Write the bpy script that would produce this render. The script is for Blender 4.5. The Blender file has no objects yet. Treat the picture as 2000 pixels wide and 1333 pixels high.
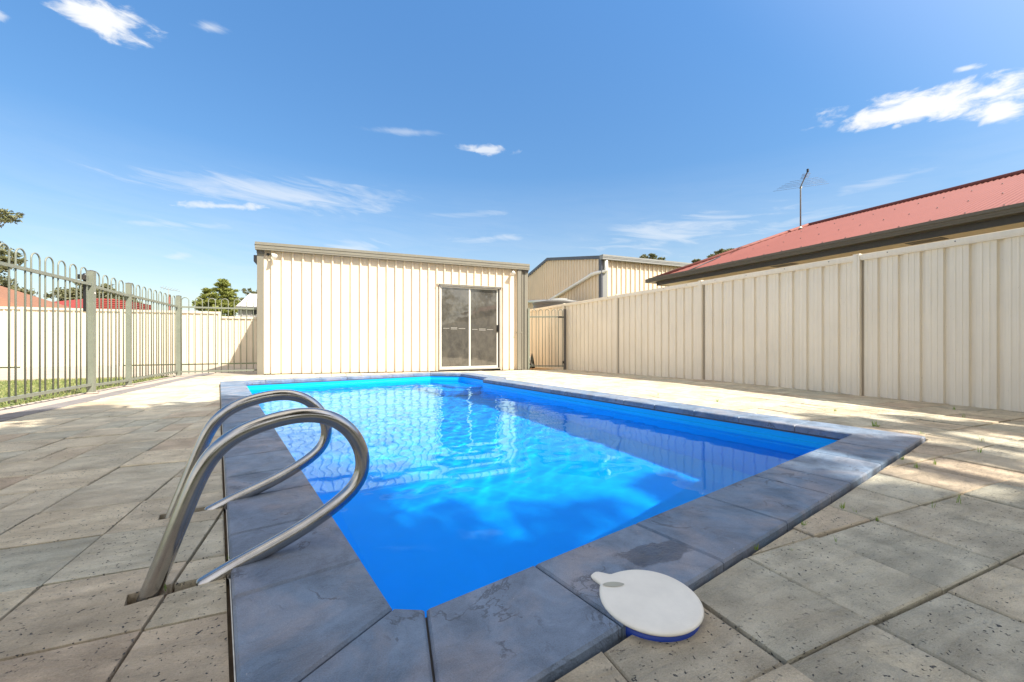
import bpy, math, random
import numpy as np
from mathutils import Vector, Matrix
R = math.radians
random.seed(7); rng = np.random.default_rng(7)
SC = bpy.context.scene

# ---------------------------------------------------------------- camera
cam_d = bpy.data.cameras.new('camera'); cam = bpy.data.objects.new('camera', cam_d)
SC.collection.objects.link(cam); SC.camera = cam
cam.location = (0, 0, .66); cam.rotation_euler = (R(90), 0, R(-23.25))
cam_d.lens = 803 / 2000 * 36; cam_d.sensor_width = 36; cam_d.shift_y = .00075
cam_d.clip_start = .05; cam_d.clip_end = 2000

# ---------------------------------------------------------------- light
SUN_DIR = Vector((-.52, .75, -1)).normalized()          # the way the light travels
EL = math.asin(-SUN_DIR.z); AZ = math.atan2(-SUN_DIR.x, -SUN_DIR.y)
sl = bpy.data.lights.new('sun', 'SUN'); sun = bpy.data.objects.new('sun', sl); SC.collection.objects.link(sun)
sl.energy = 3.9; sl.angle = R(.53); sl.color = (1, .93, .82)
sun.rotation_euler = SUN_DIR.to_track_quat('-Z', 'Y').to_euler(); sun.location = (6, -8, 14)
sl.cycles.is_caustics_light = True
SC.view_settings.view_transform = 'Standard'; SC.view_settings.look = 'None'
SC.view_settings.exposure = 1.32; SC.view_settings.gamma = 1
SC.cycles.max_bounces = 10; SC.cycles.transparent_max_bounces = 24
SC.cycles.sample_clamp_indirect = 6

W = bpy.data.worlds.new('World'); SC.world = W; W.use_nodes = True
SKY_SAT, SKY_VAL, CLOUD = 1.24, 1.02, (3.9, 4.0, 4.1, 1)
def clouds_world():
    nt = W.node_tree; nt.nodes.clear(); N = nt.nodes.new; L = nt.links.new
    out = N('ShaderNodeOutputWorld'); bg = N('ShaderNodeBackground'); L(bg.outputs[0], out.inputs[0])
    bg.inputs[1].default_value = .102
    sky = N('ShaderNodeTexSky'); sky.sky_type = 'NISHITA'; sky.sun_disc = False
    sky.sun_elevation = EL; sky.sun_rotation = AZ; sky.air_density = 1.15; sky.dust_density = .35; sky.ozone_density = 2.2
    tc = N('ShaderNodeTexCoord'); sp = N('ShaderNodeSeparateXYZ'); L(tc.outputs['Generated'], sp.inputs[0])
    def M(op, a, b=None, c=None, clamp=False):
        n = N('ShaderNodeMath'); n.operation = op; n.use_clamp = clamp
        for i, v in enumerate((a, b, c)):
            if v is None: continue
            if isinstance(v, (int, float)): n.inputs[i].default_value = v
            else: L(v, n.inputs[i])
        return n.outputs[0]
    az = M('ARCTAN2', sp.outputs[0], sp.outputs[1]); el = M('ARCSINE', sp.outputs[2])
    cb2 = N('ShaderNodeCombineXYZ'); L(az, cb2.inputs[0]); L(M('MULTIPLY_ADD', el, 6.5, M('MULTIPLY', az, .6)), cb2.inputs[1]); cb = N('ShaderNodeCombineXYZ'); L(az, cb.inputs[0]); L(M('MULTIPLY', el, 2.2), cb.inputs[1])
    def noise(scale, det, rough, dist=0., cb=cb):
        n = N('ShaderNodeTexNoise'); n.inputs['Scale'].default_value = scale; n.inputs['Detail'].default_value = det
        n.inputs['Roughness'].default_value = rough; n.inputs['Distortion'].default_value = dist; L(cb.outputs[0], n.inputs['Vector'])
        return n.outputs[0]
    n1 = noise(22, 9, .62, .4); n2 = noise(7, 9, .62, .8, cb2)
    CL = [(-0.378, 0.508, 0.067, 0.025, 0.049, 1.0), (-0.231, 0.551, 0.037, 0.01, 0.245, 0.45), (1.196, 0.384, 0.134, 0.025, -0.144, 1.1),
          (1.271, 0.348, 0.036, 0.018, -0.294, 1.0), (1.241, 0.42, 0.022, 0.006, -0.187, 0.7), (0.343, 0.436, 0.073, 0.012, -0.032, 0.75),
          (-0.203, 0.264, 0.109, 0.009, 0.149, 0.7), (-0.09, 0.303, 0.324, 0.04, 0.046, 0.42), (-0.277, 0.16, 0.043, 0.013, 0.269, 0.4),
          (0.042, 0.209, 0.109, 0.031, 0.128, 0.4), (0.351, 0.246, 0.13, 0.013, 0.067, 0.4), (0.764, 0.241, 0.26, 0.045, 0.094, 0.42),
          (1.139, 0.282, 0.092, 0.015, 0.079, 0.28), (1.158, 0.366, 0.011, 0.006, -0.095, 0.6), (-0.498, 0.458, 0.02, 0.01, 0.254, 0.6),
          (0.153, 0.459, 0.105, 0.008, 0.048, 0.25),
          (.12, .165, .26, .022, .06, .4), (.62, .175, .3, .03, .05, .42), (1.0, .235, .2, .02, .12, .3), (-.3, .215, .14, .012, .1, .34), (.30, .30, .16, .012, .05, .22),
          (2.4, .45, .3, .06, .1, .9), (3.6, .5, .35, .05, 0, .8), (-1.6, .4, .3, .04, .1, .8), (-2.0, .3, .9, .42, 0, 1.0)]  # last entry: unseen bright cloud bank added to light the right fence
    tot = None
    for a, e, l, h, g, st in CL:
        da = M('SUBTRACT', az, a); de = M('SUBTRACT', el, e); cg, sg = math.cos(g), math.sin(g)
        p = M('MULTIPLY_ADD', da, cg / l, M('MULTIPLY', de, sg / l)); q = M('MULTIPLY_ADD', de, cg / h, M('MULTIPLY', da, -sg / h))
        r2 = M('SQRT', M('MULTIPLY_ADD', p, p, M('MULTIPLY', q, q)))
        wispy = st < .5
        v = M('SUBTRACT', M('MULTIPLY_ADD', n2 if wispy else n1, 2.6 if wispy else 2.4, -.1 if st > .9 else -.3), r2)     # noise minus distance
        m = N('ShaderNodeMapRange'); m.interpolation_type = 'SMOOTHSTEP'
        m.inputs[1].default_value = -.05; m.inputs[2].default_value = 1.25 if wispy else .75; m.inputs[4].default_value = min(st * (1.35 if wispy else 1), 1)
        L(v, m.inputs[0])
        tot = m.outputs[0] if tot is None else M('MAXIMUM', tot, m.outputs[0])
    # thin veil near the horizon
    hz = N('ShaderNodeMapRange'); hz.inputs[1].default_value = .38; hz.inputs[2].default_value = .0; hz.inputs[4].default_value = .6; L(el, hz.inputs[0])
    tot = M('MAXIMUM', tot, M('MULTIPLY', hz.outputs[0], M('MULTIPLY_ADD', n2, .9, .15)), clamp=True)
    mx = N('ShaderNodeMix'); mx.data_type = 'RGBA'; L(tot, mx.inputs[0])
    hs = N('ShaderNodeHueSaturation'); hs.inputs['Saturation'].default_value = SKY_SAT; hs.inputs['Value'].default_value = SKY_VAL
    L(sky.outputs[0], hs.inputs['Color'])
    dk = N('ShaderNodeMapRange'); dk.inputs[1].default_value = 0; dk.inputs[2].default_value = .75; dk.inputs[3].default_value = .5; dk.inputs[4].default_value = 1; L(el, dk.inputs[0])
    L(M('MULTIPLY', dk.outputs[0], SKY_VAL), hs.inputs['Value']); L(hs.outputs[0], mx.inputs[6]); mx.inputs[7].default_value = CLOUD
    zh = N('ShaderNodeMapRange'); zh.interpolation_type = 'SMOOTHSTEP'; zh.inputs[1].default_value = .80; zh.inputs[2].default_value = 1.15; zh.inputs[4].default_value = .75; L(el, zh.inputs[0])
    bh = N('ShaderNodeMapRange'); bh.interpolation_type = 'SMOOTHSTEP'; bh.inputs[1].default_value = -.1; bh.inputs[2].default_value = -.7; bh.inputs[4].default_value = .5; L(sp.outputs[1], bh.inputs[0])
    vz = N('ShaderNodeMix'); vz.data_type = 'RGBA'; L(M('MULTIPLY', M('MAXIMUM', zh.outputs[0], bh.outputs[0]), M('MULTIPLY_ADD', n2, .8, .6), clamp=True), vz.inputs[0]); L(mx.outputs[2], vz.inputs[6]); vz.inputs[7].default_value = (5.6, 5.1, 4.3, 1)   # unseen pale haze added overhead and behind, brightens and warms the shade
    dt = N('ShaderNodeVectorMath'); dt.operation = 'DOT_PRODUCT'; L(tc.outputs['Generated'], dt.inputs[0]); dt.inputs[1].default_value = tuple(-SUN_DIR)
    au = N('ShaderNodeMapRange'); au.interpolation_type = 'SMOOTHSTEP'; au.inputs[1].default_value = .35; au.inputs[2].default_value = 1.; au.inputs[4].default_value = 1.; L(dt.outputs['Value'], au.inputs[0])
    ad = N('ShaderNodeMix'); ad.data_type = 'RGBA'; ad.blend_type = 'ADD'; L(au.outputs[0], ad.inputs[0]); L(vz.outputs[2], ad.inputs[6]); ad.inputs[7].default_value = (3.4, 2.9, 2.2, 1)  # warm glow round the sun, out of view, added to fill the shade
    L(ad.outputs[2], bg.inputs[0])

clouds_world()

# ---------------------------------------------------------------- helpers
ORG = {}
def tag(o, label=None, cat=None, group=None, kind=None):
    for k, v in (('label', label), ('category', cat), ('group', group), ('kind', kind)):
        if v: o[k] = v
    return o
def thing(name, loc, label, cat, group=None):
    o = bpy.data.objects.new(name, None); SC.collection.objects.link(o); o.location = loc; o.empty_display_size = .2
    ORG[o] = Vector(loc); return tag(o, label, cat, group)
class MB:
    def __init__(s): s.v = []; s.f = []; s.sm = []
    def add(s, vs, fs, smooth=False):
        b = len(s.v); s.v += [tuple(v) for v in vs]; s.f += [tuple(i + b for i in f) for f in fs]; s.sm += [smooth] * len(fs); return s
    def box(s, a, b, M=None):
        x0, y0, z0 = a; x1, y1, z1 = b
        vs = [(x, y, z) for z in (z0, z1) for x, y in ((x0, y0), (x1, y0), (x1, y1), (x0, y1))]
        if M: vs = [tuple(M @ Vector(v)) for v in vs]
        return s.add(vs, [(3, 2, 1, 0), (4, 5, 6, 7), (0, 1, 5, 4), (1, 2, 6, 5), (2, 3, 7, 6), (3, 0, 4, 7)])
    def tube(s, pts, r, n=10, cap=True, radii=None):
        pts = [Vector(p) for p in pts]; m = len(pts); up = None; vs = []
        for i, p in enumerate(pts):
            t = (pts[min(i + 1, m - 1)] - pts[max(i - 1, 0)]).normalized()
            if up is None: up = t.orthogonal().normalized()
            up = (up - t * up.dot(t)).normalized(); w = t.cross(up); rr = radii[i] if radii else r
            for k in range(n):
                a = 2 * math.pi * k / n; vs.append(p + (up * math.cos(a) + w * math.sin(a)) * rr)
        fs = [(i * n + k, i * n + (k + 1) % n, (i + 1) * n + (k + 1) % n, (i + 1) * n + k) for i in range(m - 1) for k in range(n)]
        s.add(vs, fs, True)
        if cap:
            b = len(s.v) - len(vs); s.f += [tuple(b + k for k in reversed(range(n))), tuple(b + (m - 1) * n + k for k in range(n))]; s.sm += [False, False]
        return s
    def prism(s, poly, z0, z1, inset=0, drop=0):
        """vertical prism; poly counter-clockwise; z0/z1 number or function of (x, y)"""
        f0 = z0 if callable(z0) else (lambda x, y: z0); f1 = z1 if callable(z1) else (lambda x, y: z1)
        n = len(poly); bot = [(x, y, f0(x, y)) for x, y in poly]
        if inset:
            ins = inset_poly(poly, inset)
            if ins is None: inset = 0
        if inset:
            mid = [(x, y, f1(x, y) - drop) for x, y in poly]; top = [(x, y, f1(x, y)) for x, y in ins]
            s.add(bot + mid + top, [(i, (i + 1) % n, n + (i + 1) % n, n + i) for i in range(n)] + [(n + i, n + (i + 1) % n, 2 * n + (i + 1) % n, 2 * n + i) for i in range(n)] + [tuple(range(2 * n, 3 * n))])
        else:
            top = [(x, y, f1(x, y)) for x, y in poly]
            s.add(bot + top, [(i, (i + 1) % n, n + (i + 1) % n, n + i) for i in range(n)] + [tuple(range(n, 2 * n))])
        return s
    def lathe(s, prof, c, n=24, M=None):
        vs = []
        for r, z in prof:
            for k in range(n):
                a = 2 * math.pi * k / n; v = Vector((r * math.cos(a), r * math.sin(a), z))
                vs.append((M @ v if M else v) + Vector(c))
        m = len(prof)
        s.add(vs, [(i * n + k, i * n + (k + 1) % n, (i + 1) * n + (k + 1) % n, (i + 1) * n + k) for i in range(m - 1) for k in range(n)], True)
        b = len(s.v) - len(vs); s.f += [tuple(b + k for k in reversed(range(n))), tuple(b + (m - 1) * n + k for k in range(n))]; s.sm += [False, False]
        return s
    def build(s, name, mat, parent=None, cols=None, **tg):
        off = ORG[parent] if parent is not None else Vector((0, 0, 0))
        me = bpy.data.meshes.new(name); me.from_pydata([(v[0] - off.x, v[1] - off.y, v[2] - off.z) for v in s.v], [], s.f)
        me.polygons.foreach_set('use_smooth', s.sm)
        for m in (mat if isinstance(mat, list) else [mat]): me.materials.append(m)
        if cols is not None:
            at = me.attributes.new('tint', 'FLOAT', 'FACE'); at.data.foreach_set('value', cols)
        me.update(); o = bpy.data.objects.new(name, me); SC.collection.objects.link(o)
        if parent is not None: o.parent = parent
        ORG[o] = off
        return tag(o, **tg)
def np_mesh(name, V, F, mat, parent=None, attr=None, smooth=False, **tg):
    off = ORG[parent] if parent is not None else Vector((0, 0, 0))
    V = np.asarray(V, float) - np.array(off); F = np.asarray(F, int); k = F.shape[1]
    me = bpy.data.meshes.new(name); me.vertices.add(len(V)); me.vertices.foreach_set('co', V.ravel())
    me.loops.add(F.size); me.loops.foreach_set('vertex_index', F.ravel())
    me.polygons.add(len(F)); me.polygons.foreach_set('loop_start', np.arange(len(F)) * k); me.polygons.foreach_set('loop_total', np.full(len(F), k))
    me.update(calc_edges=True)
    me.polygons.foreach_set('use_smooth', np.full(len(F), smooth))
    me.materials.append(mat)
    if attr is not None:
        at = me.attributes.new('tint', 'FLOAT', 'FACE'); at.data.foreach_set('value', np.asarray(attr, float))
    o = bpy.data.objects.new(name, me); SC.collection.objects.link(o)
    if parent is not None: o.parent = parent
    ORG[o] = off
    return tag(o, **tg)

def area(p): return sum(p[i][0] * p[(i + 1) % len(p)][1] - p[(i + 1) % len(p)][0] * p[i][1] for i in range(len(p))) / 2
def ccw(p): return list(p) if area(p) > 0 else list(reversed(p))
def clip(poly, a, b, inside=True):
    """keep the part of poly left of a->b (or right of it)"""
    out = []; s = 1 if inside else -1
    d = lambda p: s * ((b[0] - a[0]) * (p[1] - a[1]) - (b[1] - a[1]) * (p[0] - a[0]))
    for i in range(len(poly)):
        p, q = poly[i], poly[(i + 1) % len(poly)]; dp, dq = d(p), d(q)
        if dp >= 0: out.append(p)
        if (dp > 0 and dq < 0) or (dp < 0 and dq > 0):
            t = dp / (dp - dq); out.append((p[0] + (q[0] - p[0]) * t, p[1] + (q[1] - p[1]) * t))
    return out
def subtract(polys, hole):
    out = []
    for P in polys:
        cur = P
        for i in range(len(hole)):
            a, b = hole[i], hole[(i + 1) % len(hole)]
            o = clip(cur, a, b, False)
            if len(o) > 2 and abs(area(o)) > 3e-5: out.append(o)
            cur = clip(cur, a, b, True)
            if len(cur) < 3 or abs(area(cur)) < 1e-6: break
    return out
def offset_poly(p, d):
    """offset outward (ccw polygon) with mitres"""
    n = len(p); out = []
    for i in range(n):
        a, b, c = p[i - 1], p[i], p[(i + 1) % n]
        u = Vector((b[0] - a[0], b[1] - a[1])).normalized(); w = Vector((c[0] - b[0], c[1] - b[1])).normalized()
        n1 = Vector((u.y, -u.x)); n2 = Vector((w.y, -w.x)); m = (n1 + n2); m = m / max(m.length_squared / 2, .2)
        out.append((b[0] + m.x * d, b[1] + m.y * d))
    return out
def inset_poly(p, d):
    q = offset_poly(p, -d); n = len(p)
    if area(q) < area(p) * .25: return None
    for i in range(n):
        j = (i + 1) % n
        if (p[j][0] - p[i][0]) * (q[j][0] - q[i][0]) + (p[j][1] - p[i][1]) * (q[j][1] - q[i][1]) <= 0: return None
    return q

def gz(x, y):
    """the yard falls away gently beyond the pool"""
    return -max(0, min(y, 18) - 5) * (.0095 + .00205 * min(max(x + 1.5, 0), 6.5))

# ---------------------------------------------------------------- materials
def mat(name): 
    m = bpy.data.materials.new(name); m.use_nodes = True; nt = m.node_tree
    return m, nt, nt.nodes['Principled BSDF'], nt.nodes.new, nt.links.new
def coords(N, L, scale=(1, 1, 1)):
    tc = N('ShaderNodeTexCoord'); mp = N('ShaderNodeMapping'); mp.inputs['Scale'].default_value = scale; L(tc.outputs['Object'], mp.inputs[0]); return mp.outputs[0]
def nz(N, L, vec, scale, det=6, rough=.6, dist=0):
    n = N('ShaderNodeTexNoise'); n.inputs['Scale'].default_value = scale; n.inputs['Detail'].default_value = det; n.inputs['Roughness'].default_value = rough
    n.inputs['Distortion'].default_value = dist; L(vec, n.inputs['Vector']); return n.outputs[0]
def ramp(N, L, fac, stops):
    r = N('ShaderNodeValToRGB'); e = r.color_ramp.elements
    while len(e) < len(stops): e.new(.5)
    for i, (p, c) in enumerate(stops): e[i].position = p; e[i].color = (c, c, c, 1) if isinstance(c, (int, float)) else (*c, 1)
    L(fac, r.inputs[0]); return r.outputs[0]
def mixc(N, L, f, a, b, mode='MIX'):
    m = N('ShaderNodeMix'); m.data_type = 'RGBA'; m.blend_type = mode
    for s, v in ((0, f), (6, a), (7, b)):
        if isinstance(v, (int, float)): m.inputs[s].default_value = v
        elif isinstance(v, tuple): m.inputs[s].default_value = (*v, 1)
        else: L(v, m.inputs[s])
    return m.outputs[2]
def bump(N, L, h, strength, dist, base=None):
    b = N('ShaderNodeBump'); b.inputs['Strength'].default_value = strength; b.inputs['Distance'].default_value = dist; L(h, b.inputs['Height'])
    if base: L(base, b.inputs['Normal'])
    return b.outputs[0]
def simple(name, col, rough=.6, metal=0, var=.12, scale=6, spec=.5, bmp=0, bscale=60, stretch=(1, 1, 1)):
    m, nt, P, N, L = mat(name); v = coords(N, L, stretch)
    n = nz(N, L, v, scale, 6, .65); f = ramp(N, L, n, [(.3, 1 - var), (.7, 1 + var)])
    L(mixc(N, L, 1., col, f, 'MULTIPLY'), P.inputs['Base Color'])
    P.inputs['Roughness'].default_value = rough; P.inputs['Metallic'].default_value = metal; P.inputs['Specular IOR Level'].default_value = spec
    if bmp: L(bump(N, L, nz(N, L, v, bscale, 4, .6), bmp, .003), P.inputs['Normal'])
    return m
def steel_paint(name, col, rough=.45, dirt=.15):
    """pre-painted steel sheet: faint vertical streaks, dust near the ground"""
    m, nt, P, N, L = mat(name); v = coords(N, L, (9, 9, .5)); n = nz(N, L, v, 2.5, 7, .7)
    v2 = coords(N, L); n2 = nz(N, L, v2, 1.3, 5, .6)
    f = ramp(N, L, n, [(.25, 1 - dirt), (.6, 1.)]); f2 = ramp(N, L, n2, [(.3, .95), (.7, 1.03)])
    c = mixc(N, L, 1., mixc(N, L, 1., col, f, 'MULTIPLY'), f2, 'MULTIPLY')
    sp = nz(N, L, v2, 45, 2, .5); spots = ramp(N, L, sp, [(.735, 0), (.75, .5)])
    c = mixc(N, L, spots, c, tuple(x * .55 for x in col))
    L(c, P.inputs['Base Color']); P.inputs['Roughness'].default_value = rough; P.inputs['Specular IOR Level'].default_value = .35
    L(bump(N, L, n2, .12, .02), P.inputs['Normal'])
    return m

def paver_mat():
    m, nt, P, N, L = mat('paver_stone'); v = coords(N, L); at = N('ShaderNodeAttribute'); at.attribute_name = 'tint'
    vs = N('ShaderNodeVectorMath'); vs.operation = 'ADD'; cx = N('ShaderNodeCombineXYZ'); ml = N('ShaderNodeMath'); ml.operation = 'MULTIPLY'; ml.inputs[1].default_value = 37
    L(at.outputs['Fac'], ml.inputs[0]); L(ml.outputs[0], cx.inputs[2]); L(v, vs.inputs[0]); L(cx.outputs[0], vs.inputs[1]); v2 = vs.outputs[0]
    base = ramp(N, L, at.outputs['Fac'], [(0, (.61, .49, .36)), (.22, (.70, .60, .44)), (.5, (.61, .58, .46)), (.78, (.77, .67, .49)), (1, (.56, .54, .43))])
    cloud = ramp(N, L, nz(N, L, v2, 5, 7, .62, .3), [(.28, .60), (.72, 1.2)])
    c = mixc(N, L, 1., base, cloud, 'MULTIPLY')
    warm = ramp(N, L, nz(N, L, v, 1.1, 5, .6), [(.45, 0), (.7, .45)]); c = mixc(N, L, warm, c, (.52, .40, .27))
    grain = nz(N, L, v, 260, 4, .7); c = mixc(N, L, 1., c, ramp(N, L, grain, [(.3, .83), (.7, 1.12)]), 'MULTIPLY')
    # exposed stone pits and dark aggregate
    vo = N('ShaderNodeTexVoronoi'); vo.feature = 'F1'; vo.inputs['Scale'].default_value = 78; vo.inputs['Randomness'].default_value = 1
    dv = N('ShaderNodeVectorMath'); dv.operation = 'ADD'; L(v2, dv.inputs[0]); nn = N('ShaderNodeTexNoise'); nn.inputs['Scale'].default_value = 60; L(v, nn.inputs['Vector'])
    sc = N('ShaderNodeVectorMath'); sc.operation = 'SCALE'; sc.inputs['Scale'].default_value = .03; L(nn.outputs['Color'], sc.inputs[0]); L(sc.outputs[0], dv.inputs[1]); L(dv.outputs[0], vo.inputs['Vector'])
    sep = N('ShaderNodeSeparateColor'); L(vo.outputs['Color'], sep.inputs[0])
    sel = N('ShaderNodeMath'); sel.operation = 'MULTIPLY'; r1 = ramp(N, L, vo.outputs['Distance'], [(.16, 1), (.27, 0)]); r2 = ramp(N, L, sep.outputs[0], [(.52, 0), (.58, 1)])
    L(r1, sel.inputs[0]); L(r2, sel.inputs[1])
    dens = N('ShaderNodeMath'); dens.operation = 'MULTIPLY'; L(sel.outputs[0], dens.inputs[0]); L(ramp(N, L, nz(N, L, v2, 2.2, 3, .5), [(.36, .12), (.56, 1)]), dens.inputs[1])
    c = mixc(N, L, dens.outputs[0], c, (.07, .075, .08))
    L(c, P.inputs['Base Color']); P.inputs['Roughness'].default_value = .85; P.inputs['Specular IOR Level'].default_value = .25
    # riven surface: long shallow ledges plus grain
    rv = coords(N, L, (3, 8, 1)); rn = nz(N, L, rv, 2.2, 8, .68, .6); led = ramp(N, L, rn, [(.36, 0), (.40, .35), (.52, .45), (.55, .8), (.7, 1)])
    b = bump(N, L, rn, 1, .03); b = bump(N, L, nz(N, L, coords(N, L, (1, 1.8, 1)), 22, 8, .68), .8, .012, b); b = bump(N, L, grain, .6, .003, b)
    inv = ramp(N, L, dens.outputs[0], [(0, 1), (1, 0)]); b = bump(N, L, inv, .9, .004, b)
    L(b, P.inputs['Normal']); return m
def coping_mat():
    m, nt, P, N, L = mat('slate_coping'); v = coords(N, L); at = N('ShaderNodeAttribute'); at.attribute_name = 'tint'
    base = ramp(N, L, at.outputs['Fac'], [(0, (.12, .18, .265)), (.5, (.165, .22, .30)), (1, (.16, .20, .27))])
    c = mixc(N, L, 1., base, ramp(N, L, nz(N, L, v, 7, 9, .66, .6), [(.28, .58), (.72, 1.38)]), 'MULTIPLY')
    c = mixc(N, L, ramp(N, L, nz(N, L, v, 3, 6, .6, 1), [(.48, 0), (.7, .45)]), c, (.40, .34, .32))
    g = nz(N, L, v, 320, 3, .7); c = mixc(N, L, 1., c, ramp(N, L, g, [(.3, .82), (.7, 1.16)]), 'MULTIPLY')
    cr = nz(N, L, v, 4.2, 6, .6, .5); ck = ramp(N, L, cr, [(.485, 0), (.497, 1), (.503, 1), (.515, 0)])
    cm = N('ShaderNodeMath'); cm.operation = 'MULTIPLY'; L(ck, cm.inputs[0]); L(ramp(N, L, nz(N, L, v, 5.5, 3, .5), [(.54, 0), (.60, .6)]), cm.inputs[1]); c = mixc(N, L, cm.outputs[0], c, (.05, .055, .07))
    # wet patch beside the lid
    geo = N('ShaderNodeNewGeometry'); mp = N('ShaderNodeMapping'); mp.vector_type = 'POINT'; mp.inputs['Location'].default_value = (-.9, -.985, 0)
    L(geo.outputs['Position'], mp.inputs[0]); m2 = N('ShaderNodeMapping'); m2.inputs['Rotation'].default_value = (0, 0, R(62)); m2.inputs['Scale'].default_value = (7.6, 15, 0)
    L(mp.outputs[0], m2.inputs[0]); ln = N('ShaderNodeVectorMath'); ln.operation = 'LENGTH'; L(m2.outputs[0], ln.inputs[0])
    ad = N('ShaderNodeMath'); ad.operation = 'ADD'; L(ln.outputs[1], ad.inputs[0]); mu = N('ShaderNodeMath'); mu.operation = 'MULTIPLY'; mu.inputs[1].default_value = 1.1
    L(nz(N, L, v, 16, 5, .6), mu.inputs[0]); L(mu.outputs[0], ad.inputs[1]); wet = ramp(N, L, ad.outputs[0], [(.0, 1), (.99, 1), (1, 0)]); 
    half = N('ShaderNodeMath'); half.operation = 'MULTIPLY'; half.inputs[1].default_value = .62; L(ad.outputs[0], half.inputs[0]); wet = ramp(N, L, half.outputs[0], [(.86, 1), (.9, 0)])
    c = mixc(N, L, wet, c, mixc(N, L, 1., c, (.42, .45, .5), 'MULTIPLY'))
    # a few pale specks
    L(mixc(N, L, ramp(N, L, nz(N, L, v, 60, 2, .5), [(.76, 0), (.79, .6)]), c, (.5, .48, .46)), P.inputs['Base Color'])
    L(ramp(N, L, wet, [(0, .62), (1, .3)]), P.inputs['Roughness']); P.inputs['Specular IOR Level'].default_value = .4
    r1 = nz(N, L, coords(N, L, (1, 1.5, 1)), 3.0, 6, .6, .35); led = ramp(N, L, r1, [(.41, 0), (.43, .5), (.57, .7), (.58, 1)])
    led.node.color_ramp.interpolation = 'LINEAR'
    b = bump(N, L, led, .7, .006); b = bump(N, L, nz(N, L, v, 16, 9, .68), .8, .012, b); b = bump(N, L, g, .5, .002, b); L(b, P.inputs['Normal'])
    return m
def water_mat():
    m = bpy.data.materials.new('pool_water'); m.use_nodes = True; nt = m.node_tree; N, L = nt.nodes.new, nt.links.new
    nt.nodes.remove(nt.nodes['Principled BSDF']); out = nt.nodes['Material Output']
    g = N('ShaderNodeBsdfGlass'); g.inputs['IOR'].default_value = 1.33; g.inputs['Roughness'].default_value = 0; g.inputs['Color'].default_value = (.5, .9, 1, 1)
    L(g.outputs[0], out.inputs[0]); return m
def leaf_mat(name, cols, trans=.25):
    m, nt, P, N, L = mat(name); at = N('ShaderNodeAttribute'); at.attribute_name = 'tint'
    L(ramp(N, L, at.outputs['Fac'], [(i / (len(cols) - 1), c) for i, c in enumerate(cols)]), P.inputs['Base Color']); P.inputs['Roughness'].default_value = .5
    P.inputs['Specular IOR Level'].default_value = .3
    tr = N('ShaderNodeBsdfTranslucent'); L(P.inputs['Base Color'].links[0].from_socket, tr.inputs[0]); mx = N('ShaderNodeMixShader'); mx.inputs[0].default_value = trans
    L(P.outputs[0], mx.inputs[1]); L(tr.outputs[0], mx.inputs[2]); L(mx.outputs[0], nt.nodes['Material Output'].inputs[0]); return m
def metal_mat():
    m, nt, P, N, L = mat('stainless_steel'); v = coords(N, L, (1, 1, 1)); P.inputs['Metallic'].default_value = 1
    n = nz(N, L, v, 16, 5, .6); L(mixc(N, L, ramp(N, L, n, [(.35, 0), (.7, 1)]), (.50, .49, .475), (.38, .37, .36)), P.inputs['Base Color'])
    L(ramp(N, L, nz(N, L, v, 14, 5, .6), [(.3, .14), (.7, .26)]), P.inputs['Roughness'])
    L(bump(N, L, nz(N, L, v, 45, 3, .5), .05, .001), P.inputs['Normal']); return m
def glass_mat():
    m, nt, P, N, L = mat('dusty_glass'); v = coords(N, L); sp = N('ShaderNodeSeparateXYZ'); L(v, sp.inputs[0])
    fl = nz(N, L, v, 55, 3, .8); sp2 = ramp(N, L, fl, [(.6, 0), (.75, .5)]); low = N('ShaderNodeMapRange'); low.inputs[1].default_value = 1.5; low.inputs[2].default_value = .0; low.inputs[3].default_value = .15; low.inputs[4].default_value = .7
    L(sp.outputs[2], low.inputs[0]); mu = N('ShaderNodeMath'); mu.operation = 'MULTIPLY'; L(sp2, mu.inputs[0]); L(low.outputs[0], mu.inputs[1])
    film = nz(N, L, coords(N, L, (1, 1, .6)), 5, 6, .65, .5); c = mixc(N, L, ramp(N, L, film, [(.3, .1), (.75, .75)]), (.035, .033, .03), (.13, .12, .10))
    c = mixc(N, L, mu.outputs[0], c, (.32, .3, .26)); L(c, P.inputs['Base Color'])
    P.inputs['Roughness'].default_value = .04; P.inputs['Specular IOR Level'].default_value = 1.0; P.inputs['IOR'].default_value = 1.6
    L(bump(N, L, nz(N, L, v, 2.2, 2, .5), .25, .02), P.inputs['Normal']); return m
def grass_ground():
    m, nt, P, N, L = mat('lawn_soil'); v = coords(N, L); n = nz(N, L, v, 9, 8, .7)
    L(ramp(N, L, n, [(.3, (.10, .13, .035)), (.55, (.16, .19, .06)), (.8, (.30, .27, .15))]), P.inputs['Base Color']); P.inputs['Roughness'].default_value = .95
    L(bump(N, L, nz(N, L, v, 60, 5, .7), .8, .02), P.inputs['Normal']); return m
def tile_roof(name, a, b):
    m, nt, P, N, L = mat(name); v = coords(N, L); w = N('ShaderNodeTexWave'); w.wave_type = 'BANDS'; w.bands_direction = 'Z'; w.inputs['Scale'].default_value = 3.2; w.inputs['Distortion'].default_value = .6
    L(v, w.inputs['Vector']); L(mixc(N, L, nz(N, L, v, 2.5, 6, .7), a, b), P.inputs['Base Color']); P.inputs['Roughness'].default_value = .8
    L(bump(N, L, w.outputs[1], .6, .05), P.inputs['Normal']); return m

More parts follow.
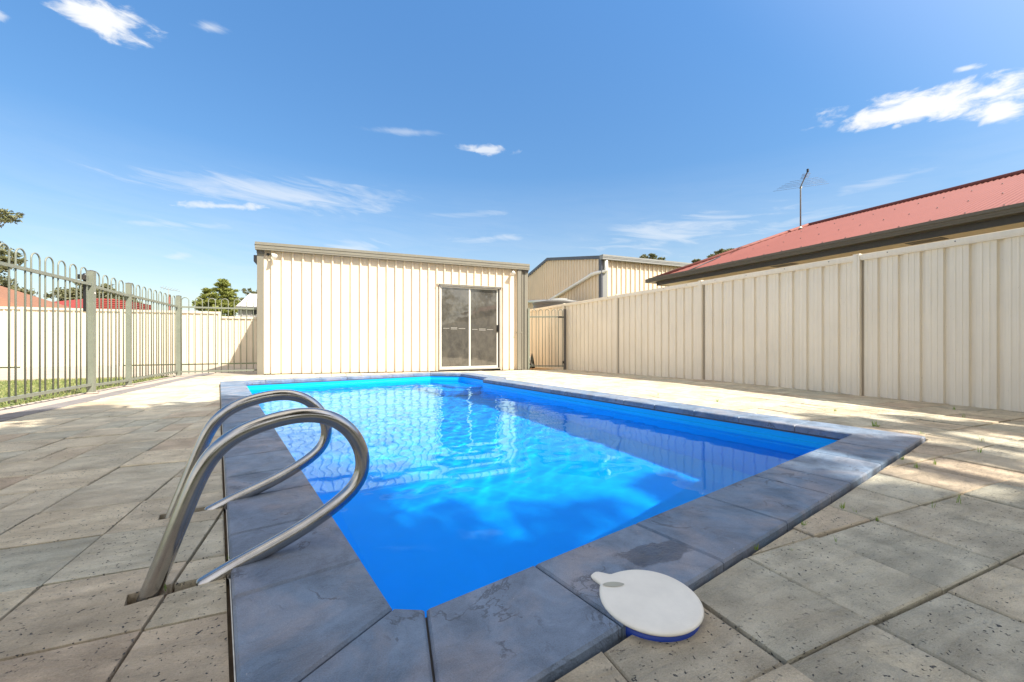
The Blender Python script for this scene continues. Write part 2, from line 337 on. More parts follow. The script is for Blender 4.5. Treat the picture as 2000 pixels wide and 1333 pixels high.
PAVER, COPING, WATER, STEEL, GLASS = paver_mat(), coping_mat(), water_mat(), metal_mat(), glass_mat()
BORDER = simple('charcoal_paver', (.20, .185, .18), .85, var=.2, scale=9, bmp=.5, bscale=50)
SAND = simple('bedding_sand', (.13, .095, .06), .95, var=.35, scale=14, bmp=.6, bscale=90)
CONC = simple('path_concrete', (.42, .36, .28), .9, var=.16, scale=3, bmp=.3)
FOOT = simple('footing_concrete', (.42, .35, .29), .9, var=.15, scale=12, bmp=.5)
SOIL = simple('dry_soil', (.42, .26, .12), .95, var=.3, scale=10, bmp=.7)
CREAM = steel_paint('cream_steel', (.80, .675, .51), .45)
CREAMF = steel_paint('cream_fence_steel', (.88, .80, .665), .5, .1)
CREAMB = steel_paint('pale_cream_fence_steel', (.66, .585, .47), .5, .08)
TAUPE = steel_paint('taupe_steel', (.215, .20, .16), .4, .1)
CHANNEL = steel_paint('channel_shade_steel', (.36, .31, .24), .6, .2)  # darker cream: shade inside the post channel put into the colour
FASC = steel_paint('charcoal_fascia', (.055, .055, .06), .45, .1)
TAUPED = steel_paint('dark_taupe_steel', (.13, .125, .12), .4, .1)
BLUEGREY = steel_paint('slate_trim_steel', (.10, .105, .125), .4, .1)
GALV = steel_paint('pale_gutter_steel', (.27, .275, .265), .4, .1)
GREENGREY = simple('sage_powder_coat', (.20, .215, .17), .42, var=.1, scale=8, spec=.4)
DARKPC = simple('black_plastic', (.015, .015, .017), .4)
WHITEP = simple('white_plastic', (.82, .78, .68), .5, var=.07, scale=9, bmp=.15, bscale=200)
WHITEL = simple('white_lamp_plastic', (.82, .81, .76), .35, var=.03)
ALU = simple('pale_aluminium', (.66, .64, .58), .4, var=.05)
ROOFRED = steel_paint('red_roof_steel', (.215, .066, .052), .65, .1)
BLUEP = simple('blue_fibreglass', (.001, .44, .92), .35, var=.05, scale=2)
NAVY = simple('blue_plastic', (.01, .05, .35), .4)
STRIP = simple('worn_white_tape', (.30, .29, .26), .6, var=.2, scale=40)
BARK = simple('grey_bark', (.22, .18, .14), .9, var=.3, scale=5, bmp=.6, bscale=20)
GUM = leaf_mat('gum_leaves', [(.08, .09, .045), (.16, .17, .08), (.25, .25, .12), (.20, .18, .10)], .35)
BRIGHT = leaf_mat('bright_leaves', [(.13, .16, .035), (.26, .29, .07), (.38, .36, .10)], .4)
BLADE = leaf_mat('grass_blades', [(.16, .22, .06), (.30, .34, .11), (.46, .42, .20)], .35)
WEED = leaf_mat('weed_blades', [(.14, .30, .03), (.25, .40, .05), (.42, .40, .12)], .4)

# ---------------------------------------------------------------- pool
PV = Vector((.975, .2195)); PU = Vector((-.2135, .977))
P = [(.12, 1.03), (.20, .99), (3.35, 1.70), (2.36, 6.75), (2.55, 7.03), (2.36, 8.10), (1.80, 8.46), (-1.36, 7.80)]
OUT = offset_poly(P, .31)
body = [OUT[0], OUT[1], OUT[2]]
# right line of the coping carried on to the far edge
def meet(a, b, c, d):
    x1, y1, x2, y2, x3, y3, x4, y4 = *a, *b, *c, *d; D = (x1 - x2) * (y3 - y4) - (y1 - y2) * (x3 - x4)
    t = ((x1 - x3) * (y3 - y4) - (y1 - y3) * (x3 - x4)) / D; return (x1 + t * (x2 - x1), y1 + t * (y2 - y1))
bodyA = ccw([OUT[0], OUT[1], OUT[2], meet(OUT[2], OUT[3], OUT[6], OUT[7]), OUT[7]])
bodyB = ccw([OUT[3], OUT[4], OUT[5], OUT[6], (1.6, 8.0), (2.0, 6.8)])
HOLES = [bodyA, bodyB]; HOLESP = [offset_poly(bodyA, .009), offset_poly(bodyB, .009)]
def slot(p0, L, w0, w1):
    p0 = Vector(p0); n = Vector((-PV.y, PV.x)); q = p0 + PV * L
    return ccw([tuple(p0 - n * w0), tuple(q - n * w1), tuple(q + n * w1), tuple(p0 + n * w0)])
SLOTS = [slot((-.495, 1.362), .23, .030, .016), slot((-.615, 1.963), .26, .030, .016)]

pool = thing('swimming_pool', (.12, 1.03, 0), 'blue fibreglass swimming pool rimmed with slate grey coping stones', 'pool')
SH = MB(); n = len(P); ext = P
PS = [(.155, 1.0)] + P[2:]; n = len(PS)
rings = [(0, -.035), (0, -.095), (-.012, -.10), (-.012, -.20), (-.045, -.215), (-.05, -.9), (-.10, -1.15), (-.35, -1.25)]
lv = [[(x, y, z) for x, y in offset_poly(PS, d)] for d, z in rings]
vs = [v for r in lv for v in r]
SH.add(vs, [(i * n + k, (i + 1) * n + k, (i + 1) * n + (k + 1) % n, i * n + (k + 1) % n) for i in range(len(rings) - 1) for k in range(n)] + [tuple((len(rings) - 1) * n + k for k in range(n))])
n = len(P)
shell = SH.build('shell', BLUEP, pool); shell.cycles.is_caustics_receiver = True
ST = MB(); ST.prism([(1.75, 7.05), (2.35, 6.95), (2.50, 7.1), (2.33, 8.0), (1.85, 8.36), (1.5, 8.3)], -1.2, -.62)
ST.prism([(2.0, 7.25), (2.42, 7.15), (2.46, 7.2), (2.30, 7.95), (1.95, 8.25), (1.8, 8.22)], -.62, -.34)
stp = ST.build('entry_steps', BLUEP, pool); stp.cycles.is_caustics_receiver = True

CP = MB(); cols = []
def slab(q, tint):
    q = ccw(q); f0 = len(CP.f); dz = random.uniform(-.001, .0015)
    g = inset_poly(q, .0027) or q
    n_ = len(g); b = [(x, y, -.036) for x, y in g]; m1 = [(x, y, .006 + dz) for x, y in g]; t1 = [(x, y, .013 + dz) for x, y in (inset_poly(g, .006) or g)]
    CP.add(b + m1 + t1, [tuple(reversed(range(n_)))] + [(i, (i + 1) % n_, n_ + (i + 1) % n_, n_ + i) for i in range(n_)] + [(n_ + i, n_ + (i + 1) % n_, 2 * n_ + (i + 1) % n_, 2 * n_ + i) for i in range(n_)] + [tuple(range(2 * n_, 3 * n_))])
    cols.extend([tint] * (len(CP.f) - f0))
IN = offset_poly(P, -.012)
joints = {0: [], 1: [.34, .80, 1.25, 1.70, 1.95, 2.45, 2.85], 2: None, 3: [], 4: [.55], 5: [.3], 6: None, 7: None}
for e in range(n):
    a, b = Vector(IN[e]), Vector(IN[(e + 1) % n]); oa, ob = Vector(OUT[e]), Vector(OUT[(e + 1) % n])
    t = (b - a).normalized(); Ln = (b - a).length; js = joints[e]
    if js is None:
        pitch = .42 if e != 7 else .382; js = []; x = .36
        if e == 7: js = [Ln - k for k in (.27, .68, 1.06, 1.40, 1.81, 2.22, 2.63, 3.02, 3.42, 3.82, 4.22, 4.62, 5.02, 5.42, 5.82, 6.2, 6.55)]; js.sort()
        else:
            while x < Ln - .2: js.append(x); x += pitch + random.uniform(-.02, .02)
    nn_ = Vector((t.y, -t.x)); od = (oa - a).dot(nn_); cuts = [(a, oa)]
    for j in js: p = a + t * j; cuts.append((p, p + nn_ * od))
    cuts.append((b, ob))
    for (p0, o0), (p1, o1) in zip(cuts, cuts[1:]): slab([tuple(p0), tuple(o0), tuple(o1), tuple(p1)], random.random())
CP.build('coping', COPING, pool, cols)
GB, GI, GO = MB(), offset_poly(P, -.004), offset_poly(P, .302)
for e in range(n): GB.prism(ccw([GI[e], GI[(e + 1) % n], GO[(e + 1) % n], GO[e]]), -.05, -.006)
GB.build('mortar_bed', simple('grey_mortar', (.10, .10, .10), .9, var=.2, scale=30), pool)

# water
step = .017
aa = np.arange(-.25, 3.75, step); bb = np.arange(-.25, 7.85, step)
A, B = np.meshgrid(aa, bb); X = .12 + A * PV.x + B * PU.x; Y = 1.03 + A * PV.y + B * PU.y
def waves():
    Z = np.zeros_like(A); wr = np.random.default_rng(3)
    amp = .16 + .84 * np.clip((B - .4) / 3.2, 0, 1)
    for i in range(46):
        lam = .07 * (1.055 ** i) * wr.uniform(.9, 1.1); th = wr.uniform(0, 2 * np.pi); k = 2 * np.pi / lam
        slope = .0052 * (1 + .8 * (lam < .2))
        kx, ky = k * np.cos(th), k * np.sin(th); ph = wr.uniform(0, 6.28)
        Z += slope / k * np.sin(kx * A + ky * B + ph) * (amp if lam > .16 else amp ** 1.7)
    # rings spreading from two spots
    for (ca, cb, lam, s) in ((1.15, 1.55, .24, .026), (.55, 1.9, .3, .022), (2.1, 1.7, .26, .018)):
        r = np.hypot((A - ca) * .8, (B - cb)); Z += s * lam / 6.283 * np.sin(6.283 * r / lam) * np.exp(-(r / .75) ** 2)
    return Z
Z = -.13 + waves()
from mathutils.geometry import intersect_point_line
def inside(poly, x, y):
    c = np.zeros(x.shape, bool)
    for i in range(len(poly)):
        (x1, y1), (x2, y2) = poly[i], poly[i - 1]
        c ^= ((y1 > y) != (y2 > y)) & (x < (x2 - x1) * (y - y1) / (y2 - y1 + 1e-12) + x1)
    return c
ins = inside(offset_poly(P, .05), X, Y); nb, na = A.shape
idx = np.arange(nb * na).reshape(nb, na); q = ins[:-1, :-1] & ins[1:, :-1] & ins[:-1, 1:] & ins[1:, 1:]
F = np.stack([idx[:-1, :-1][q], idx[:-1, 1:][q], idx[1:, 1:][q], idx[1:, :-1][q]], 1)
used = np.unique(F); remap = np.full(nb * na, -1); remap[used] = np.arange(len(used))
water = np_mesh('water', np.stack([X.ravel(), Y.ravel(), Z.ravel()], 1)[used], remap[F], WATER, smooth=True, kind='structure')
water.cycles.is_caustics_caster = True

# ---------------------------------------------------------------- paving
XL = sorted([-.41 - .3265 * k for k in range(0, 7)] + [-.08, .22, .53, .86] + [1.165 + .343 * k for k in range(0, 15)])
XL = [x for x in XL if -2.6 < x < 6.1]; XL[0] = -2.58; XL[-1] = 6.03
YL = [1.21 + .3265 * k for k in range(-8, 29)]
PM = MB(); pc = []
def lay(cell, tint, tilt, h, M=None, top=0, ins=.004, drop=.004):
    M = M or PM; cols_ = pc if M is PM else None
    pieces = [cell]
    for H_ in HOLESP: pieces = subtract(pieces, H_)
    for S_ in SLOTS: pieces = subtract(pieces, S_)
    cut = len(pieces) > 1
    cx = sum(p[0] for p in cell) / len(cell); cy = sum(p[1] for p in cell) / len(cell)
    for pz in pieces:
        pz = ccw(pz)
        if area(pz) < .0004: continue
        f0 = len(M.f)
        M.prism(pz, lambda x, y: gz(x, y) - .05, lambda x, y: gz(x, y) + top + h + tilt[0] * (x - cx) + tilt[1] * (y - cy), 0 if cut else ins, drop)
        if cols_ is not None: cols_.extend([tint] * (len(M.f) - f0))
J = .0038
for i in range(len(XL) - 1):
    for j in range(len(YL) - 1):
        x0, x1, y0, y1 = XL[i], XL[i + 1], YL[j], YL[j + 1]
        if y1 > 10.45 and -1.6 < x0 < 4.95: y1 = min(y1, 10.46)
        if y0 > 10.3: continue
        if y1 - y0 < .05: continue
        jx = [random.uniform(-.0015, .0015) for _ in range(8)]
        cell = [(x0 + J + jx[0], y0 + J + jx[1]), (x1 - J + jx[2], y0 + J + jx[3]), (x1 - J + jx[4], y1 - J + jx[5]), (x0 + J + jx[6], y1 - J + jx[7])]
        parts_ = [cell]
        if random.random() < .14 and y0 > 1.6:      # a cut paver here and there
            xm = (x0 + x1) / 2; parts_ = [[cell[0], (xm - J, y0 + J), (xm - J, y1 - J), cell[3]], [(xm + J, y0 + J), cell[1], cell[2], (xm + J, y1 - J)]]
        for c_ in parts_:
            lay(c_, random.random(), (random.gauss(0, .006), random.gauss(0, .006)), random.gauss(-.006, .0016))
PM.build('paving', PAVER, None, pc, kind='structure')
BM_ = MB()
for k in range(-4, 32):
    y = k * .36; h = random.gauss(-.004, .0015); BM_.prism([(-2.80, y + J), (-2.585, y + J), (-2.585, y + .36 - J), (-2.80, y + .36 - J)], lambda x, y: gz(x, y) - .05, lambda x, y, h=h: gz(x, y) + h, .004, .004)
BM_.build('border_strip', BORDER, kind='structure')
FT = MB()
for k in range(12):
    y = -1.5 + k * 1.05; FT.prism([(-3.16, y), (-2.81, y), (-2.81, y + 1.045), (-3.16, y + 1.045)], lambda x, y: gz(x, y) - .06, lambda x, y: gz(x, y) - .012)
FT.build('edging_strip', FOOT, kind='structure')
# bedding and outer ground
BD = MB(); cs = .3
for i in range(-10, 22):
    for j in range(-6, 36):
        x0, y0 = i * cs, j * cs; pieces = [[(x0, y0), (x0 + cs, y0), (x0 + cs, y0 + cs), (x0, y0 + cs)]]
        for H_ in HOLES: pieces = subtract(pieces, H_)
        for p_ in pieces: BD.add([(x, y, gz(x, y) - .030) for x, y in ccw(p_)], [tuple(range(len(p_)))])
BD.build('sand_bed', SAND, kind='structure')
GR = MB(); XS = [-400, -120, -60, -30, -15, -8, -5, -3.0, -1.5, 0, 2, 4, 6.3, 9, 15, 30, 60, 120, 400]; YS = [-400, -100, -40, -15, -6, -1.8, 2, 5, 7, 9, 10.8, 12, 14, 18, 25, 40, 80, 160, 400]
for i in range(len(XS) - 1):
    for j in range(len(YS) - 1):
        if XS[i] >= -3.01 and XS[i + 1] <= 6.31 and YS[j] >= -1.81 and YS[j + 1] <= 10.81: continue
        GR.add([(x, y, gz(x, y) - .045) for x, y in ((XS[i], YS[j]), (XS[i + 1], YS[j]), (XS[i + 1], YS[j + 1]), (XS[i], YS[j + 1]))], [(0, 1, 2, 3)])
GR.build('ground', grass_ground(), kind='structure')
PT = MB()
for x0, x1, y0, y1 in ((-30, -3.02, 11.2, 13.5), (-30, -3.02, 13.505, 15.5), (-30, -3.02, 15.505, 17.45), (-3.015, -1.62, 10.56, 13.5), (-3.015, -1.62, 13.505, 17.45)):
    PT.prism([(x0, y0), (x1, y0), (x1, y1), (x0, y1)], lambda x, y: gz(x, y) - .08, lambda x, y: gz(x, y) - .02)
PT.build('path', CONC, kind='structure')
SP = MB(); SP.prism([(4.99, 10.35), (6.0, 10.35), (6.0, 14.5), (4.99, 14.5)], lambda x, y: gz(x, y) - .08, lambda x, y: gz(x, y) - .02); SP.build('bare_soil', SOIL, kind='structure')

# lawn blades
ng = 26000; gx = rng.uniform(-9.5, -3.17, ng); gy = rng.uniform(4.6, 11.2, ng); keep = (gx > -3.6 - (gy - 4) * 1.0); gx, gy = gx[keep], gy[keep]; ng = len(gx)
gh = rng.uniform(.02, .055, ng); ga = rng.uniform(0, 6.28, ng); gw = .006; gzv = -np.maximum(0, gy - 5) * .0095 - .045
lx, ly = rng.normal(0, .018, ng), rng.normal(0, .018, ng)
V = np.stack([np.stack([gx - gw * np.cos(ga), gy - gw * np.sin(ga), gzv], 1), np.stack([gx + gw * np.cos(ga), gy + gw * np.sin(ga), gzv], 1), np.stack([gx + lx, gy + ly, gzv + gh], 1)], 1).reshape(-1, 3)
np_mesh('lawn_grass', V, np.arange(ng * 3).reshape(-1, 3), BLADE, attr=rng.random(ng), kind='stuff', label='short green lawn grass beyond the pool fence', cat='grass')

# ---------------------------------------------------------------- sheets
def corr(M, a, b, z0, z1, prof, period, sgn=1, closed=0):
    """ribbed sheet from a to b (xy); prof: list of (fraction, depth); depth pushed to the left of a->b times sgn"""
    a = Vector(a); b = Vector(b); t = (b - a).normalized(); Ln = (b - a).length; nrm = Vector((-t.y, t.x)) * sgn
    pts = []; k = 0
    while k * period < Ln:
        for f, d in prof:
            s = (k + f) * period
            if s <= Ln: pts.append((s, d))
        k += 1
    pts.append((Ln, pts[-1][1] * 0))
    vs = []
    for s, d in pts:
        p = a + t * s + nrm * d
        vs += [(p.x, p.y, z0(p.x, p.y) if callable(z0) else z0), (p.x, p.y, z1(p.x, p.y) if callable(z1) else z1)]
    M.add(vs, [(2 * i, 2 * i + 2, 2 * i + 3, 2 * i + 1) for i in range(len(pts) - 1)])
    return M
RIB = [(0, 0), (.30, 0), (.32, .002), (.34, 0), (.60, 0), (.62, .002), (.64, 0), (.75, 0), (.80, .042), (.93, .042), (.98, 0)]
FPR = [(0, 0), (.22, 0), (.24, .0035), (.28, .0035), (.30, 0), (.48, 0), (.50, .0035), (.54, .0035), (.56, 0), (.74, 0), (.785, -.03), (.955, -.03)]

# right boundary fence
rf = thing('boundary_fence', (6.0, 5.4, 0), 'tall cream ribbed steel fence running along the right side of the pool', 'fence')
posts = [-4.10, -1.73, .64, 3.01, 5.40, 7.79, 10.17, 12.55]
for i in range(len(posts) - 1):
    y0, y1 = posts[i] + .034, posts[i + 1] - .062
    MB().box((6.003, posts[i + 1] - .066, gz(6, posts[i + 1]) - .04), (6.04, posts[i + 1] - .0355, 1.69)).build('post_channel_shade', CHANNEL, rf)  # dark strip closing the gap by the post, channel shade as colour
    M = corr(MB(), (6.0, y0), (6.0, y1), lambda x, y: gz(x, y) - .02, 1.70, FPR, .1945); pn = M.build('panel', CREAMF, rf)
    y1 += .026; cap = MB().box((5.968, y0, 1.668), (6.05, y1, 1.685)).box((5.962, y0, 1.685), (6.055, y1, 1.735)).box((5.975, y0, 1.735), (6.042, y1, 1.742)); cap.build('top_rail', CREAMF, rf)
    for t_ in (.12, .37, .63, .88): MB().lathe([(.006, 0), (.006, .004)], (5.9615, y0 + (y1 - y0) * t_, 1.712), 8, Matrix.Rotation(R(-90), 3, 'Y')).build('screw', TAUPED, rf)
for y in posts: MB().box((5.955, y - .035, gz(6, y) - .04), (5.972, y + .035, 1.752)).box((5.972, y - .035, gz(6, y) - .04), (6.06, y - .028, 1.75)).box((5.972, y + .028, gz(6, y) - .04), (6.06, y + .035, 1.75)).box((5.950, y - .010, gz(6, y)), (5.955, y + .012, 1.75)).build('fence_post', CREAMF, rf)

# back fence
bf = thing('boundary_fence', (-6, 17.5, -.12), 'long pale cream steel fence beyond the lawn and path', 'fence')
xs = [-22.9, -20.55, -18.2, -15.85, -13.5, -11.15, -8.8, -6.45, -3.77, -1.4]
for i in range(len(xs) - 1):
    top = 1.68 if i < 8 else 1.52; x0, x1 = xs[i] + .03, xs[i + 1] - .03
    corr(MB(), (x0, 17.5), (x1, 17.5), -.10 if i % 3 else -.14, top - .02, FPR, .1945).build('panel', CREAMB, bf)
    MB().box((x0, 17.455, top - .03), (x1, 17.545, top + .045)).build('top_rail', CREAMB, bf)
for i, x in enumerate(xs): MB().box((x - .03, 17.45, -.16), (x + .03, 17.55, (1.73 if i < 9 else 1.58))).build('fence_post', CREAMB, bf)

# ---------------------------------------------------------------- pool fence
pf = thing('pool_fence', (-3, 8, -.03), 'sage green hooped metal pool fence left of the pool', 'fence')
def hoop(c, hw, top, bot, ax, par, name='hoop', r=.0085):
    """an upside-down U; ax is the unit direction the fence runs in"""
    pts = [c - ax * hw + Vector((0, 0, bot)), c - ax * hw + Vector((0, 0, top - hw))]
    for k in range(1, 9):
        a = math.pi * k / 9; pts.append(c + ax * (-math.cos(a) * hw) + Vector((0, 0, top - hw + math.sin(a) * hw)))
    pts += [c + ax * hw + Vector((0, 0, top - hw)), c + ax * hw + Vector((0, 0, bot))]
    MB().tube(pts, r, 8).build(name, GREENGREY, par)
def rail_box(a, b, z, h, w, M):
    a, b = Vector(a), Vector(b); t = (b - a).normalized(); n_ = Vector((-t.y, t.x, 0)) * w / 2
    vs = [p + s * n_ + Vector((0, 0, zz)) for zz in (z - h / 2, z + h / 2) for p, s in ((a, -1), (b, -1), (b, 1), (a, 1))]
    return M.add(vs, [(3, 2, 1, 0), (4, 5, 6, 7), (0, 1, 5, 4), (1, 2, 6, 5), (2, 3, 7, 6), (3, 0, 4, 7)])
def fence_run(a, b, first, zr_t, zr_b, top, bot, par, root, pitch=.2335, hw=.0705, name='panel', za=0, zb=0):
    """rails as the panel's mesh, each hoop its child"""
    a, b = Vector((*a, 0)), Vector((*b, 0)); t = (b - a).normalized(); L_ = (b - a).length
    rail_box(a + Vector((0, 0, za)), b + Vector((0, 0, zb)), zr_b, .034, .034, MB()).build('bottom_rail', GREENGREY, root)
    pan = rail_box(a + Vector((0, 0, za)), b + Vector((0, 0, zb)), zr_t, .034, .034, MB()).build('hoop_rail', GREENGREY, root); s = first
    while s + hw < L_ - .02:
        f = s / L_; dz = za * (1 - f) + zb * f; hoop(a + t * s + Vector((0, 0, dz)), hw, top, bot, t, pan); s += pitch
    return pan
ax = Vector((0, 1, 0))
fence_run((-3, 2.5), (-3, 4.86), .06, 1.425, .105, 1.625, .055, None, pf)
fence_run((-3, 4.94), (-3, 7.25), .055, 1.425, .09, 1.625, .045, None, pf)
fence_run((-3, 7.31), (-3, 8.33), .10, 1.405, .075, 1.61, .03, None, pf, zb=-.02)
fence_run((-3, 8.39), (-3, 10.52), .075, 1.395, .06, 1.60, .015, None, pf, zb=-.01)
fence_run((-2.95, 10.58), (-1.60, 10.58), .07, 1.385, .035, 1.585, -.005, None, pf, pitch=.231, hw=.062)
for x, y, w, h in ((-3, 4.90, .065, 1.60), (-3, 7.28, .068, 1.605), (-3, 8.36, .06, 1.58), (-2.99, 10.58, .075, 1.61)):
    g = gz(x, y); po = MB().box((x - w / 2, y - w / 2, g - .04), (x + w / 2, y + w / 2, h)).build('fence_post', GREENGREY, pf)
    MB().box((x - w / 2 - .002, y - w / 2 - .002, h), (x + w / 2 + .002, y + w / 2 + .002, h + .006)).lathe([(w * .42, 0), (w * .2, .008), (.001, .011)], (x, y, h + .006), 12).build('post_cap', TAUPED, po)
    MB().lathe([(w * 1.15, 0), (w * .9, .012)], (x, y, g - .005), 12).build('footing', FOOT, po)
g = MB().box((-1.595, 10.555, -.07), (-1.545, 10.605, 1.61)).build('fence_post', GREENGREY, pf)
lt = MB().box((-3.035, 7.16, 1.06), (-3.005, 7.2, 1.5)).box((-3.045, 7.06, 1.47), (-3.0, 7.2, 1.53)); lt.lathe([(.02, 0), (.024, .02), (.024, .05), (.012, .06)], (-3.022, 7.18, 1.5), 12); lt.build('gate_latch', DARKPC, pf)
MB().lathe([(.014, 0), (.014, .006)], (-2.966, 7.28, 1.31), 10, Matrix.Rotation(R(90), 3, 'Y')).build('bolt_plate', ALU, pf)

sg = thing('side_gate', (5.0, 10.5, -.11), 'narrow hooped pool gate between the shed and the right fence', 'gate')
g0, g1 = (5.03, 10.46), (5.88, 10.02)
fence_run(g0, g1, .13, 1.36, -.02, 1.565, -.05, None, sg, pitch=.185, hw=.055, name='gate_frame')
MB().box((4.97, 10.43, -.14), (5.025, 10.49, 1.60)).build('gate_post', GREENGREY, sg)
MB().box((5.88, 9.97, -.12), (5.935, 10.03, 1.575)).build('gate_post', TAUPED, sg)
MB().box((5.72, 10.03, 1.33), (5.9, 10.06, 1.37)).build('hinge', DARKPC, sg)
MB().box((5.86, 9.98, .05), (5.89, 10.04, .12)).build('hinge', DARKPC, sg)

# ---------------------------------------------------------------- shed
sh = thing('garden_shed', (1.7, 10.5, -.08), 'cream ribbed steel shed with a glass sliding door at the end of the pool', 'shed')
fz = lambda x, y: gz(x, y) + .005
M = MB(); ph = -1.29 - .77 * .205 - .02
WF = 10.5
def wallrib(M, x0, x1, z0, z1, y=WF):
    k0 = math.floor((x0 - ph) / .205); pts = []
    for k in range(k0, k0 + 60):
        for f, d in RIB[:-1]:
            x = ph + (k + f) * .205
            if x0 < x < x1: pts.append((x, d))
    pts = [(x0, 0)] + pts + [(x1, 0)]; vs = []
    for x, d in pts: vs += [(x, y - d, z0(x, y) if callable(z0) else z0), (x, y - d, z1)]
    M.add(vs, [(2 * i, 2 * i + 2, 2 * i + 3, 2 * i + 1) for i in range(len(pts) - 1)]); return M
wallrib(M, -1.45, 2.45, fz, 2.72); wallrib(M, 2.45, 4.17, 2.14, 2.72); wallrib(M, 4.17, 4.93, fz, 2.72)
for xa, xb in ((-1.55, -1.5), (4.93, 4.98)):
    M.add([(x, y, z) for x in (xa, xb) for y, z in ((10.62, -.16), (16.5, -.2), (16.5, 3.68), (10.62, 2.70))], [(0, 3, 2, 1), (4, 5, 6, 7), (0, 4, 7, 3), (1, 2, 6, 5), (3, 7, 6, 2)])
M.box((-1.5, 16.45, -.2), (4.93, 16.5, 3.66))
M.build('wall', CREAM, sh)
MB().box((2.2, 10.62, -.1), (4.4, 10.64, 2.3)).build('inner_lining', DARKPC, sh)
MB().box((-1.575, 10.462, -.07), (-1.448, 10.60, 2.60)).box((-1.575, 10.60, -.09), (-1.56, 10.72, 2.6)).build('corner_flashing', TAUPE, sh)
MB().box((4.80, 10.458, -.13), (4.985, 10.60, 2.62)).build('corner_flashing', TAUPE, sh)
MB().box((4.64, 10.40, -.11), (4.755, 10.465, 2.68)).box((4.625, 10.395, .9), (4.77, 10.47, .93)).build('downpipe', TAUPE, sh)
MB().box((-1.58, 10.44, 2.60), (-1.44, 10.60, 2.70)).build('fascia_bracket', TAUPED, sh)
MB().box((4.80, 10.43, 2.62), (4.99, 10.60, 2.70)).build('fascia_bracket', TAUPED, sh)
MB().box((-1.66, 10.60, 2.44), (-1.58, 10.72, 2.58)).add([(-1.66, 10.6, 2.44), (-1.58, 10.6, 2.44), (-1.58, 10.6, 2.34), (-1.58, 10.72, 2.34), (-1.58, 10.72, 2.44), (-1.66, 10.72, 2.44)], [(0, 2, 1), (0, 5, 3, 2), (3, 5, 4)]).build('gutter_bracket', BLUEGREY, sh)
gx0, gx1 = -1.60, 4.99
MB().box((gx0, 10.365, 2.665), (gx1, 10.50, 2.70)).box((gx0, 10.358, 2.70), (gx1, 10.50, 2.735)).box((gx0, 10.365, 2.735), (gx1, 10.50, 2.77)).box((gx0, 10.355, 2.77), (gx1, 10.50, 2.83)).build('gutter', TAUPE, sh)
MB().add([(-1.62, 10.45, 2.80), (5.0, 10.45, 2.80), (5.0, 16.6, 3.80), (-1.62, 16.6, 3.80), (-1.62, 10.45, 2.76), (5.0, 10.45, 2.76), (5.0, 16.6, 3.72), (-1.62, 16.6, 3.72)],
         [(0, 1, 2, 3), (7, 6, 5, 4), (0, 3, 7, 4), (1, 5, 6, 2), (3, 2, 6, 7), (0, 4, 5, 1)]).build('roof', TAUPE, sh)
dr = MB()
z0, z1 = -.075, 2.14; yy0, yy1 = 10.455, 10.56
dr.box((2.45, yy0, z0), (2.475, yy1 + .03, z1)).box((4.125, yy0, z0), (4.17, yy1 + .03, z1)).box((2.475, yy0 - .03, z1 - .028), (4.125, yy1 + .03, z1)).box((2.40, yy0 - .045, z1), (4.21, yy0 + .02, z1 + .018)).box((2.475, yy0 + .01, z0), (4.125, yy1 + .03, z0 + .03))
door = dr.build('sliding_door', simple('grey_aluminium', (.36, .34, .30), .4, var=.08), sh)
for xa, xb, yo in ((2.48, 3.30, .03), (3.272, 4.10, .055)):
    f_ = MB(); ya, yb = 10.455 + yo, 10.475 + yo; fa, fb = z0 + .032, z1 - .034
    f_.box((xa, ya, fa), (xa + .04, yb, fb)).box((xb - .04, ya, fa), (xb, yb, fb)).box((xa + .04, ya, fa), (xb - .04, yb, fa + .055)).box((xa + .04, ya, fb - .035), (xb - .04, yb, fb)); f_.build('leaf_frame', ALU, door)
    MB().box((xa + .04, ya + .006, fa + .055), (xb - .04, ya + .012, fb - .035)).build('pane', GLASS, door)
for a, b, c in ((2.56, 2.73, 0), (2.77, 2.94, 1), (2.98, 3.16, 0)): 
    for o_ in ((-.016, .016) if c else (0,)): MB().box((a, 10.4885, 1.005 + o_), (b, 10.4905, 1.017 + o_)).build('safety_strip', STRIP, door)
for a, b, c in ((3.36, 3.51, 0), (3.55, 3.74, 1), (3.78, 3.96, 0)):
    for o_ in ((-.016, .016) if c else (0,)): MB().box((a, 10.5135, .985 + o_), (b, 10.5155, .997 + o_)).build('safety_strip', STRIP, door)
MB().box((4.062, 10.485, .93), (4.098, 10.51, 1.12)).box((4.07, 10.465, .96), (4.09, 10.487, 1.09)).build('handle', DARKPC, door)

def flood(loc, lab, ang):
    t = thing('security_light', loc, lab, 'light', 'lights under the shed gutter'); x, y, z = loc
    MB().box((x - .025, y - .018, z - .025), (x + .025, y, z + .025)).lathe([(.024, 0), (.028, .01), (.02, .03)], (x, y - .018, z), 14, Matrix.Rotation(R(90), 3, 'X')).build('wall_mount', DARKPC, t)
    ex, ey, ez = x + .10 * ang, y - .10, z - .01
    MB().tube([(x, y - .03, z), (x + .05 * ang, y - .07, z), (ex, ey, ez)], .012, 8).build('arm', DARKPC, t)
    D = Vector((.55 * ang, -.55, -.55)).normalized(); Q = D.to_track_quat('Z', 'Y').to_matrix()
    hd = MB().lathe([(.018, -.02), (.026, .0), (.034, .03), (.056, .075), (.060, .09), (.055, .098), (.030, .104), (.001, .106)], (ex, ey, ez), 18, Q).build('lamp_head', WHITEL, t)
flood((-1.37, 10.48, 2.59), 'white floodlight under the left end of the shed gutter', 1)
flood((4.53, 10.48, 2.60), 'white floodlight by the downpipe at the right end of the shed', -.35)

